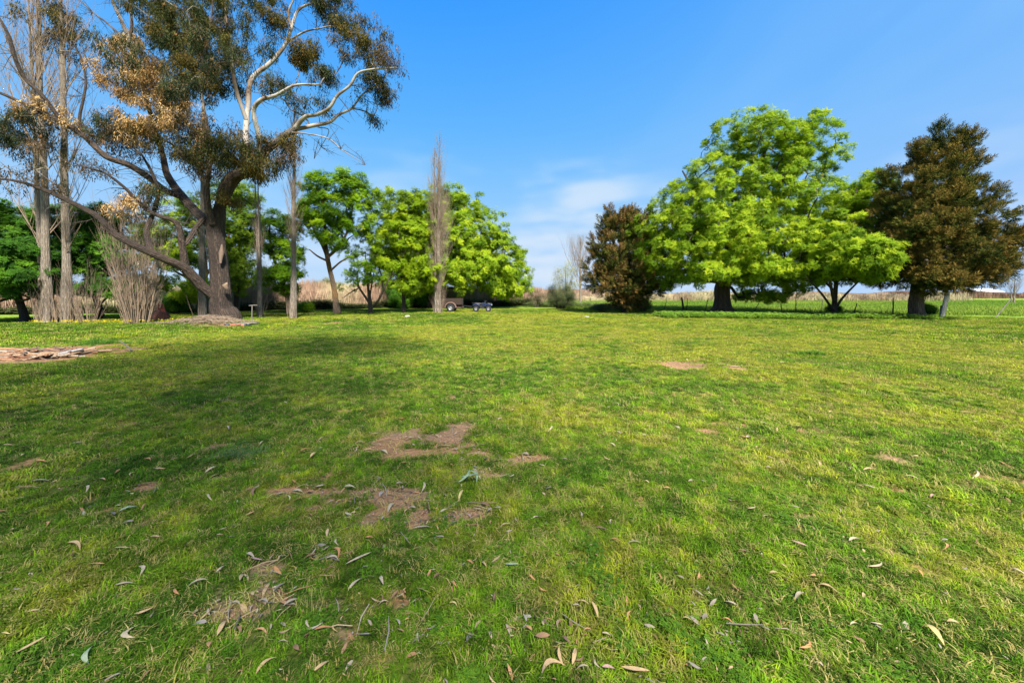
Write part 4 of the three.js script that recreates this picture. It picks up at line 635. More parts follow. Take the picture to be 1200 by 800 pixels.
belt('hedge', 'long low reddish-brown bare hedge across the pasture right of the large cypress', 'hedge', [[150, -170], [290, -186]], 9000, 3, (r, x, z) => ({ w: 2.2, h: (2 + 1.3 * r()) * (0.6 + 0.7 * noise(x * 0.12, z * 0.12, 828)), c: mixc(rgb(0.2, 0.115, 0.08), rgb(0.33, 0.2, 0.14), r()) }), reedGeo, M.straw);
belt('rough_weeds', 'mixed green weeds at the end of the lawn beyond the grey-green shrub', 'weeds', [[3, -50], [9, -44], [12, -36]], 1500, 2.5, (r, x, z) => ({ y: 0.1 + 0.4 * r(), w: 0.9 + 0.7 * r(), h: 0.9, c: mixc(rgb(0.09, 0.16, 0.03), rgb(0.26, 0.3, 0.09), r()) }), SPRAY.big[1], M.leaf);
belt('far_trees', 'dim line of far trees along the horizon', 'trees', [[-900, -700], [-200, -640], [60, -520], [220, -600], [1000, -560]], 9000, 30, (r, x, z) => ({ y: 1 + 5.5 * r() * noise(x * 0.02, z * 0.02, 823), w: 9 + 8 * r(), h: 7, c: mixc(rgb(0.08, 0.11, 0.1), rgb(0.17, 0.19, 0.15), r()) }), SPRAY.big[0], M.leaf);
belt('nettles', 'bright green patch of low broad-leaved weeds in front of the big ash', 'weeds', [[10.5, -26.2], [15, -25.6], [20, -24.8], [26, -24]], 3000, 2.2, (r, x, z, o) => (noise(x * 0.7, z * 0.7, 824) < 0.3 ? null : { y: 0.08 + 0.1 * r(), w: 0.8 + 0.5 * r(), h: 0.7, c: mixc(rgb(0.12, 0.26, 0.015), rgb(0.3, 0.46, 0.04), r()) }), SPRAY.big[1], M.leaf);
belt('long_grass', 'dark green tuft of long grass beside the bark heap', 'grass', [[-12.9, -10.9], [-12, -10.7], [-10.2, -10.9]], 420, 0.6, (r, x, z) => (noise(x * 1.5, z * 1.5, 829) < 0.4 ? null : { w: 0.7 + 0.5 * r(), h: 0.4 + 1.3 * r() * r() * noise(x * 2, z * 2, 830) * 1.6, c: mixc(rgb(0.05, 0.14, 0.018), rgb(0.13, 0.26, 0.03), r()) }), tuftGeo(62, 14, 0.07, 0.08, 0.17, 0.004, 0.8), M.blade);
belt('long_grass', 'small tuft of longer green grass in the sunny middle right of the lawn', 'grass', [[7.3, -9.5], [7.9, -9.4]], 40, 0.25, (r) => ({ w: 0.8 + 0.5 * r(), h: 0.6 + 0.4 * r(), c: mixc(rgb(0.08, 0.2, 0.02), rgb(0.16, 0.28, 0.03), r()) }), tuftGeo(62, 14, 0.07, 0.08, 0.17, 0.004, 0.8), M.blade);
belt('grey_weed', 'feathery blue-green weed on the left side of the near lawn', 'weed', [[-2.78, -3.5], [-2.4, -3.46]], 24, 0.16, (r) => ({ w: 0.4 + 0.3 * r(), h: 0.35 + 0.5 * r(), c: mixc(rgb(0.09, 0.19, 0.06), rgb(0.22, 0.33, 0.13), r()) }), tuftGeo(63, 22, 0.1, 0.05, 0.15, 0.002, 1.3), M.blade);
belt('yellow_flowers', 'scatter of small yellow flowers in front of the poplar pair', 'flowers', [[-25.6, -19.5], [-23.8, -18.6], [-21.5, -19.3], [-17.5, -20]], 170, 0.9, (r, x, z) => (noise(x * 1.2, z * 1.2, 826) < 0.55 ? null : { y: 0.13 + 0.08 * r(), w: 0.9 + 0.5 * r(), h: 0.8, c: mixc(rgb(0.75, 0.55, 0.01), rgb(0.85, 0.72, 0.04), r()) }), bushSpray(64, 7, 0.06, 0.07), M.leaf);

// ------------------------------------------------------------------ old fence, posts, shed
{
  const t = thing('wire_fence', 'derelict wire fence of thin leaning posts running behind the big ash', 'fence', [0, 0, 0]), g0 = (px, py) => ground(px, py);
  const posts = [[762.5, 363.8, -4.5, 11.5, 0.05, 1], [777.5, 364.2, 4, 12, 0.05, 1], [801, 364, -1.6, 15, 0.16, 1], [804.5, 364, 1.4, 14.5, 0.055, 1], [826, 364.5, 4.4, 14.5, 0.055, 1], [853, 364.5, 2, 14, 0.055, 1], [883, 365.3, 9, 15, 0.06, 1], [916, 367, 0.2, 12, 0.07, 2], [932.5, 366, 0.4, 22, 0.06, 1], [963, 364, 1, 14, 0.06, 1], [1000, 368, 3.4, 13, 0.06, 1], [1046.5, 369.5, 1.6, 20.5, 0.08, 1]];
  const tops = [];
  for (const [px, py, lean, hp, wd, m] of posts) {
    const b = g0(px, py), d = -b.z, top = b.clone().add(V(W(lean, d), W(hp, d), (hash(px | 0, 2, 3) - 0.5) * 0.2)); tops.push([b, top]);
    const g = new Geo(), k = b.clone().lerp(top, 0.5).add(V(0.02, 0, 0)); b.y -= 0.1; g.tube([b, k, top], [wd * 0.6, wd * 0.55, wd * 0.5], 7, null, 0.2, px | 0); part('post', g.build(), m === 1 ? M.darkPost : M.timber, t);
  }
  { const b = g0(1104, 371.2), d = -b.z, g = new Geo(), top = b.clone().add(V(W(5.5, d), W(30, d), 0.1)); b.y -= 0.1; const box = new THREE.BoxGeometry(0.2, top.distanceTo(b), 0.17, 1, 6, 1); box.rotateY(-0.5); const a = box.attributes.position; for (let i = 0; i < a.count; i++) a.setX(i, a.getX(i) + 0.01 * (hash(i, 4, 4) - 0.5)); const m = part('post', box, M.greyPost, t, null, 'thick pale timber post leaning beside the large cypress'); m.position.copy(b).lerp(top, 0.5); m.quaternion.setFromUnitVectors(UP, top.clone().sub(b).normalize()); m.name = 'thick_post'; tops.push([b, top]);
    const p2 = g0(1102, 371), q2 = p2.clone().add(V(W(1.5, d), W(13, d), 0)); g.tube([p2.setY(-0.1), q2], [0.05, 0.045], 7); part('post', g.build(), M.darkPost, t); }
  for (const f of [0.45, 0.8]) { const g = new Geo(), pts = []; tops.filter((_, i) => i !== 7).forEach(([b, q], i, all) => { const p = b.clone().lerp(q, f); if (i) { const m = p.clone().lerp(pts[pts.length - 1], 0.5); m.y -= 0.08; pts.push(m); } pts.push(p); }); g.tube(pts, pts.map(() => 0.006), 4); part('wire', g.build(), M.wire, t); }
  const s = thing('leaning_stake', 'thin stake leaning far over on the grass right of the large cypress', 'stake', [0, 0, 0]), b = g0(1165.5, 372), g = new Geo(), d = -b.z; g.tube([b.clone().setY(b.y - 0.1), b.clone().add(V(W(11, d), W(11, d), 0)), b.clone().add(V(W(20.5, d), W(23, d), 0))], [0.035, 0.03, 0.024], 7); part('shaft', g.build(), M.timber, s);
}
{ // pale post with a crosspiece, a fallen sheet and bricks by the gum
  const b = ground(295, 379), t = thing('tap_post', 'short pale post with a crosspiece right of the gum trunk', 'post', [b.x, b.y, b.z]), g = new Geo(), h = new Geo(); g.tube([V(0, -0.1, 0), V(0, 0.5, 0), V(0.01, 0.95, 0)], [0.03, 0.027, 0.027], 8); part('shaft', g.build(), M.timber, t); h.tube([V(-0.16, 0.96, 0), V(0.1, 0.985, 0), V(0.32, 0.975, 0.05)], [0.022, 0.025, 0.02], 8); part('crosspiece', h.build(), M.timber, t);
  const q = ground(283, 380.5), s = thing('metal_sheet', 'grey-blue sheet lying in the grass at the foot of the gum tree', 'sheet', [q.x, q.y + 0.06, q.z]), sg = new THREE.BoxGeometry(1.3, 0.02, 0.7, 26, 1, 2), sp = sg.attributes.position; for (let i = 0; i < sp.count; i++) sp.setY(i, sp.getY(i) + 0.025 * sin(sp.getX(i) * 30) + 0.03 * sp.getX(i)); sg.computeVertexNormals(); part('corrugated_sheet', sg, new THREE.MeshStandardMaterial({ color: rgb(0.2, 0.23, 0.27), roughness: 0.5, metalness: 0.4 }), s);
  const br = new THREE.MeshStandardMaterial({ color: rgb(0.42, 0.16, 0.09), map: mottle, roughness: 0.95 });
  [[273, 381.5, 0.4, 'broken red brick nearest the gum trunk'], [278, 381.8, 1.3, 'broken red brick between the gum trunk and the grey sheet, middle of three'], [284, 382.5, 2.2, 'broken red brick in front of the grey sheet']].forEach(([px, py, yaw, label], i) => { const p = ground(px, py), k = new THREE.BoxGeometry(0.24, 0.09, 0.11, 3, 2, 2), a = k.attributes.position; for (let j = 0; j < a.count; j++) { const n = hash(Math.round(a.getX(j) * 90) + i * 50, Math.round(a.getY(j) * 90) * 7 + Math.round(a.getZ(j) * 90), 8) - 0.5; a.setXYZ(j, a.getX(j) * (1 + 0.12 * n), a.getY(j) * (1 + 0.2 * n), a.getZ(j) * (1 + 0.15 * n)); } k.computeVertexNormals(); const m = tag(part('brick', k, br, scene), label, 'brick', 'broken bricks by the gum trunk'); m.position.set(p.x, p.y + 0.06, p.z); m.rotation.set(0.1, yaw, 0.15); });
}
{ // red rotten stump
  const b = ground(187, 375), t = thing('tree_stump', 'jagged rotten stump with red-brown wood left of the gum tree', 'stump', [b.x, b.y, b.z]), r = rng(851), g = new Geo(), vc = new THREE.MeshStandardMaterial({ vertexColors: true, roughness: 0.95, bumpMap: furrowBump, bumpScale: 0.03 });
  g.tube([V(0, -0.1, 0), V(0, 0.25, 0), V(0.03, 0.5, 0)], [0.5, 0.42, 0.3], 14, (f, p) => mixc(rgb(0.06, 0.04, 0.035), rgb(0.16, 0.06, 0.04), noise(p.x * 9, p.y * 5, 852)), 0.5, 9); part('stump', g.build(), vc, t);
  for (let i = 0; i < 9; i++) { const a = r() * 6.28, q = 0.34 * r(), s = new Geo(), p = V(cos(a) * q, 0.2, sin(a) * q * 0.8), c = r() < 0.5 ? rgb(0.26, 0.07, 0.045) : rgb(0.3, 0.2, 0.16); s.tube([p, p.clone().add(V((r() - 0.5) * 0.1, 0.3, 0)), p.clone().add(V((r() - 0.5) * 0.24, 0.5 + 0.3 * r(), (r() - 0.5) * 0.2))], [0.1, 0.07, 0.02], 6, () => c, 0.4, i); part('splinter', s.build(), vc, t); }
}
{ // long white shed on the horizon
  const b = V(238, 0, -188), t = thing('farm_shed', 'long low white shed far off right of the large cypress', 'shed', [b.x, b.y, b.z]), white = new THREE.MeshStandardMaterial({ color: rgb(0.72, 0.74, 0.76), roughness: 0.6 }), wall = new THREE.MeshStandardMaterial({ color: rgb(0.5, 0.5, 0.5), roughness: 0.8 }), dk = new THREE.MeshStandardMaterial({ color: rgb(0.05, 0.05, 0.06), roughness: 0.8 });
  t.rotation.y = 0.35; const box = (w, h, d, x, y, z) => { const g = new THREE.BoxGeometry(w, h, d); g.translate(x, y, z); return g; };
  part('wall', box(24, 3.2, 8, 0, 1.6, 0), wall, t); for (let i = 0; i < 5; i++) part('door', box(3, 2.4, 0.1, -9 + i * 4.5, 1.2, 4.04), dk, t);
  for (const s of [-1, 1]) { const g = box(25, 0.2, 4.9, 0, 0, 0); g.rotateX(s * 0.36); g.translate(0, 4.05, s * 2.15); part('roof', g, white, t); }
}
{ // two pale stones
  const st = (px, py, s, label) => { const p = ground(px, py), g = new THREE.IcosahedronGeometry(s, 2), a = g.attributes.position; for (let i = 0; i < a.count; i++) { const n = 0.75 + 0.5 * noise(a.getX(i) / s * 1.3 + px, a.getY(i) / s * 1.3 + a.getZ(i) / s, 861); a.setXYZ(i, a.getX(i) * n * 1.5, a.getY(i) * n * 0.6, a.getZ(i) * n); } g.computeVertexNormals(); const m = tag(part('stone', g, new THREE.MeshStandardMaterial({ color: rgb(0.5, 0.47, 0.43), map: mottle, roughness: 0.9 }), scene), label, 'stone'); m.position.set(p.x, p.y + s * 0.3, p.z); };
  st(477, 371, 0.12, 'pale stone on the grass at the foot of the slender ash'); st(688, 372.5, 0.1, 'pale stone on the sunny grass left of the bronze-brown cypress');
}

// ------------------------------------------------------------------ quad bike and old trailer under the round ash
const paint = (c, r = 0.35, m = 0) => new THREE.MeshPhysicalMaterial({ color: c, roughness: r, metalness: m, clearcoat: m ? 0 : 0.5 });
const rubber = new THREE.MeshStandardMaterial({ color: rgb(0.022, 0.022, 0.024), roughness: 0.9 }), steel = paint(rgb(0.3, 0.3, 0.31), 0.45, 0.6), black = new THREE.MeshStandardMaterial({ color: rgb(0.02, 0.02, 0.022), roughness: 0.5 });
function wheel(parent, x, y, z, R, w, rimMat, lugs = 18) {
  const prof = [[0.52, -0.5], [0.78, -0.52], [0.93, -0.44], [1, -0.2], [1, 0.2], [0.93, 0.44], [0.78, 0.52], [0.52, 0.5]].map(([a, b]) => new THREE.Vector2(a * R, b * w)), tyre = new THREE.LatheGeometry(prof, 28); tyre.rotateX(PI / 2);
  const bits = [tyre]; for (let i = 0; i < lugs; i++) { const b = new THREE.BoxGeometry(R * 0.13, R * 0.07, w * 0.8); b.translate(0, R, 0); b.rotateZ(i / lugs * 2 * PI); bits.push(b.toNonIndexed ? b : b); }
  const wl = new THREE.Group(); wl.name = numbered('wheel'); wl.position.set(x, y, z); parent.add(wl);
  part('tyre', mergeGeometries(bits.map((b) => { const q = b.index ? b.toNonIndexed() : b; return q; })), rubber, wl);
  const rp = [[0.02, 0.36], [0.16, 0.36], [0.2, 0.2], [0.4, 0.14], [0.5, 0.46], [0.55, 0.48], [0.55, -0.48], [0.5, -0.46], [0.02, -0.3]].map(([a, b]) => new THREE.Vector2(a * R, b * w)), rim = new THREE.LatheGeometry(rp, 24); rim.rotateX(PI / 2 * (z > 0 ? 1 : -1)); part('rim', rim, rimMat, wl);
}
{
  const b = onGround(565, 364.6), t = thing('quad_bike', 'dark blue quad bike parked in the shade of the round ash', 'quad bike', [b.x, height(b.x, b.z), b.z]); t.scale.setScalar(0.92); t.rotation.y = 0.06;
  const blue = paint(rgb(0.01, 0.018, 0.06)), rr = 0.29, ext = (pts, w, m, name, bev = 0.02) => { const s = new THREE.Shape(); pts.forEach(([x, y], i) => (i ? s.lineTo(x, y) : s.moveTo(x, y))); const g = new THREE.ExtrudeGeometry(s, { depth: w, bevelEnabled: true, bevelSize: bev, bevelThickness: bev, bevelSegments: 2 }); g.translate(0, 0, -w / 2); return part(name, g, m, t); };
  for (const [x, z] of [[-0.62, 0.42], [-0.62, -0.42], [0.64, 0.42], [0.64, -0.42]]) wheel(t, x, rr, z, rr, 0.24, steel);
  ext([[-0.7, 0.34], [0.7, 0.34], [0.6, 0.5], [0.2, 0.6], [-0.55, 0.58]], 0.3, black, 'body');
  ext([[-0.98, 0.6], [-0.9, 0.72], [-0.55, 0.78], [-0.28, 0.7], [-0.22, 0.5], [-0.3, 0.5], [-0.4, 0.62], [-0.62, 0.68], [-0.85, 0.6]], 1.02, blue, 'rear_fender');
  ext([[0.25, 0.52], [0.35, 0.74], [0.62, 0.8], [0.92, 0.72], [1.0, 0.56], [0.9, 0.56], [0.66, 0.66], [0.45, 0.62], [0.34, 0.5]], 1.0, blue, 'front_fender');
  ext([[0.0, 0.56], [0.05, 0.86], [0.3, 0.9], [0.42, 0.72], [0.4, 0.56]], 0.26, blue, 'tank', 0.04);
  ext([[-0.72, 0.76], [-0.7, 0.86], [-0.4, 0.86], [-0.1, 0.8], [0.02, 0.84], [0.04, 0.74], [-0.3, 0.7]], 0.28, black, 'seat', 0.035);
  for (const [n, x, y] of [['rear_rack', -0.78, 0.84], ['front_rack', 0.72, 0.87]]) { const g = new Geo(), z = 0.36, l = 0.24; for (const k of [-1, -0.5, 0, 0.5, 1]) g.tube([V(x - l, y, z * k), V(x, y + 0.01, z * k), V(x + l, y, z * k)], [0.012, 0.012, 0.012], 6); for (const k of [-1, 1]) g.tube([V(x + l * k, y, -z), V(x + l * k, y, 0), V(x + l * k, y, z)], [0.014, 0.014, 0.014], 6); for (const k of [-1, 1]) g.tube([V(x, y - 0.16, z * k * 0.7), V(x, y, z * k * 0.7)], [0.014, 0.014], 6); part(n, g.build(), black, t); }
  { const g = new Geo(); g.tube([V(0.32, 0.8, 0), V(0.3, 1.02, 0)], [0.03, 0.025], 8); g.tube([V(0.18, 1.1, -0.4), V(0.28, 1.07, -0.2), V(0.31, 1.03, 0), V(0.28, 1.07, 0.2), V(0.18, 1.1, 0.4)], [0.018, 0.014, 0.014, 0.014, 0.018], 8); part('handlebar', g.build(), black, t); const h = new THREE.BoxGeometry(0.14, 0.12, 0.2, 2, 2, 2); h.translate(0.36, 1.04, 0); part('headlamp_pod', h, black, t); }
  for (const z of [-0.26, 0.26]) { const g = new THREE.SphereGeometry(0.08, 12, 8); g.scale(0.5, 0.8, 1); g.translate(0.98, 0.68, z); part('headlight', g, new THREE.MeshPhysicalMaterial({ color: rgb(0.6, 0.62, 0.65), roughness: 0.15, clearcoat: 1 }), t); }
  { const g = new THREE.CylinderGeometry(0.06, 0.06, 0.45, 12); g.rotateZ(PI / 2 + 0.15); g.translate(-0.6, 0.5, 0.24); part('exhaust', g, steel, t); const e = new THREE.BoxGeometry(0.36, 0.3, 0.34, 2, 2, 2); e.translate(0.05, 0.42, 0); part('engine', e, new THREE.MeshStandardMaterial({ color: rgb(0.12, 0.12, 0.12), roughness: 0.5, metalness: 0.5 }), t); }
}
{
  const b = onGround(529.5, 364.8), t = thing('trailer', 'old rusty brown box trailer with pinkish curved mudguard beside the bare poplar', 'trailer', [b.x, height(b.x, b.z), b.z]), rust = new THREE.MeshStandardMaterial({ color: rgb(0.04, 0.023, 0.015), map: mottle, roughness: 0.9 }), pink = new THREE.MeshStandardMaterial({ color: rgb(0.22, 0.13, 0.1), map: mottle, roughness: 0.75 });
  const bx = (n, w, h, d, x, y, z, m, tilt = 0) => { const g = new THREE.BoxGeometry(w, h, d); g.rotateZ(tilt); g.translate(x, y, z); return part(n, g, m, t); };
  for (const s of [-1, 1]) { wheel(t, 0, 0.37, s * 0.75, 0.37, 0.18, steel, 0); const g = new THREE.RingGeometry(0.44, 0.52, 20, 1, 0.1, PI - 0.2), ex = new THREE.Shape(); ex.absarc(0, 0, 0.54, 0, PI, false); ex.absarc(0, 0, 0.46, PI, 0, true); const e = new THREE.ExtrudeGeometry(ex, { depth: 0.26, bevelEnabled: false, curveSegments: 16 }); e.translate(0, 0.36, s * 0.75 - 0.13); part('mudguard', e, pink, t); g.dispose(); bx('running_board', 0.5, 0.05, 0.24, 0.75, 0.4, s * 0.76, pink); }
  for (let i = 0; i < 4; i++) for (const s of [-1, 1]) bx('side_board', 1.95, 0.135, 0.03, 0, 0.74 + i * 0.142, s * 0.6, rust, 0.004 * (i - 1));
  for (const s of [-1, 1]) bx('end_board', 0.03, 0.56, 1.16, s * 0.97, 0.94, 0, rust); bx('floor_board', 1.9, 0.05, 1.16, 0, 0.64, 0, rust); bx('chassis', 2.1, 0.08, 0.5, 0, 0.56, 0, black); bx('drawbar', 1.1, 0.07, 0.08, 1.5, 0.5, 0, black, -0.1); { const g = new THREE.CylinderGeometry(0.035, 0.035, 1.5, 10); g.rotateX(PI / 2); g.translate(0, 0.37, 0); part('axle', g, black, t); }
}

// ------------------------------------------------------------------ things lying about: bark heap, brushwood, sticks, leaves
{
  const b = ground(26, 417), t = thing('bark_heap', 'heap of long fallen bark strips on bare earth at the left edge', 'bark heap', [b.x, b.y, b.z]), r = rng(871), cols = [rgb(0.33, 0.17, 0.08), rgb(0.22, 0.1, 0.055), rgb(0.36, 0.24, 0.14), rgb(0.13, 0.075, 0.05), rgb(0.4, 0.32, 0.24), rgb(0.18, 0.11, 0.075)].map((c) => new THREE.MeshStandardMaterial({ color: c, map: mottle, bumpMap: furrowBump, bumpScale: 0.01, roughness: 0.9, side: THREE.DoubleSide }));
  const strip = (len, w, curl, seed) => { const g = new THREE.PlaneGeometry(len, w, 14, 4), p = g.attributes.position, q = rng(seed), a = (q() - 0.5) * 0.5, bb = q() * 6; for (let i = 0; i < p.count; i++) { const x = p.getX(i), y = p.getY(i), s = x / len, k = 1 - 0.5 * pow(abs(2 * s), 3); p.setXYZ(i, x, curl * (1 - pow(2 * y / w, 2)) * 0.5 + 0.06 * sin(s * 4 + bb), y * k + a * s * s * len); } g.computeVertexNormals(); return g; }, geos = [0, 1, 2, 3, 4, 5].map((i) => strip(0.5 + 0.2 * i, 0.05 + 0.018 * i, 0.03 + 0.012 * i, 880 + i));
  for (let i = 0; i < 200; i++) { const m = part('bark_strip', geos[floor(r() * 6)], cols[floor(r() * 6)], t), x = -1.6 + 2.8 * r(), z = (r() + r() - 1) * 0.7 + 0.05 * x; m.position.set(x, height(b.x + x, b.z + z) - b.y + 0.02 + 0.12 * r() * (1 - abs(x) / 2.2), z); m.rotation.set((r() - 0.5) * 0.5, (r() - 0.5) * 1.1 + 0.25, (r() - 0.5) * 0.16); m.scale.setScalar(0.42 + 0.45 * r()); }
  const c = ground(82, 416.5), g = new Geo(); g.tube([c.clone().add(V(-0.2, 0.05, 0.15)), c.clone().add(V(0, 0.12, 0)), c.clone().add(V(0.24, 0.17, -0.06))], [0.03, 0.035, 0.025], 7); tag(part('pale_stick', g.build(), M.greyPost, scene), 'short white stick at the right end of the bark heap', 'stick');
  const d = ground(150, 411), h = new Geo(); h.tube([d.clone().add(V(0.2, 0.04, 0.1)), d.clone().add(V(-0.02, 0.14, 0)), d.clone().add(V(-0.3, 0.3, -0.05))], [0.02, 0.018, 0.012], 7); h.tube([d.clone().add(V(0.05, 0.1, 0)), d.clone().add(V(-0.1, 0.13, 0.08)), d.clone().add(V(-0.26, 0.12, 0.14))], [0.01, 0.008, 0.005], 6); tag(part('broken_branch', h.build(), M.timber, scene), 'broken pale branch sticking out of the dark green grass tuft', 'branch');
}
{
  const b = ground(248, 380), t = thing('brushwood', 'heap of grey-brown twigs round the foot of the gum tree', 'brushwood', [b.x, b.y, b.z], null, 'stuff'), r = rng(891), g = new Geo();
  for (let i = 0; i < 300; i++) { const x = (r() + r() - 1) * 2.6 - 0.2, z = (r() + r() - 1) * 1.1, y = height(b.x + x, b.z + z) - b.y + 0.34 * r() * exp(-x * x / 2.4 - z * z), a = r() * 6.28, l = 0.25 + 0.7 * r(), d = V(cos(a), (r() - 0.4) * 0.5, sin(a)).multiplyScalar(l / 2), p = V(x, y + 0.04, z); g.tube([p.clone().sub(d), p.clone().add(V(0, 0.06, 0)), p.clone().add(d)], [0.008, 0.011, 0.005], 4); }
  part('twigs', g.build(), M.twig, t, 'stuff');
}
function leafGeo(len, w, bend, arch, seed) {             // a sickle leaf along x, one unit long before scaling
  const n = 8, p = [], idx = [], uv = [], r = rng(seed), tw = (r() - 0.5) * 2.4;
  for (let i = 0; i <= n; i++) { const s = i / n, k = w * pow(sin(PI * pow(s, 0.8)), 0.85) + 0.004, cx = (s - 0.5) * len, cz = bend * (4 * s * (1 - s) - 0.5), cy = arch * (4 * s * (1 - s)) + 0.01, t = tw * (s - 0.5); for (const q of [-1, 0, 1]) { p.push(cx - q * k * bend * (s - 0.5) * 2, cy + q * k * sin(t) + (q ? 0 : -0.018), cz + q * k * cos(t)); uv.push(s, q * 0.5 + 0.5); } }
  for (let i = 0; i < n; i++) for (let k = 0; k < 2; k++) { const a = i * 3 + k; idx.push(a, a + 1, a + 4, a, a + 4, a + 3); }
  const g = new THREE.BufferGeometry(); g.setAttribute('position', new THREE.Float32BufferAttribute(p, 3)); g.setAttribute('uv', new THREE.Float32BufferAttribute(uv, 2)); g.setIndex(idx); g.computeVertexNormals(); return g;
}
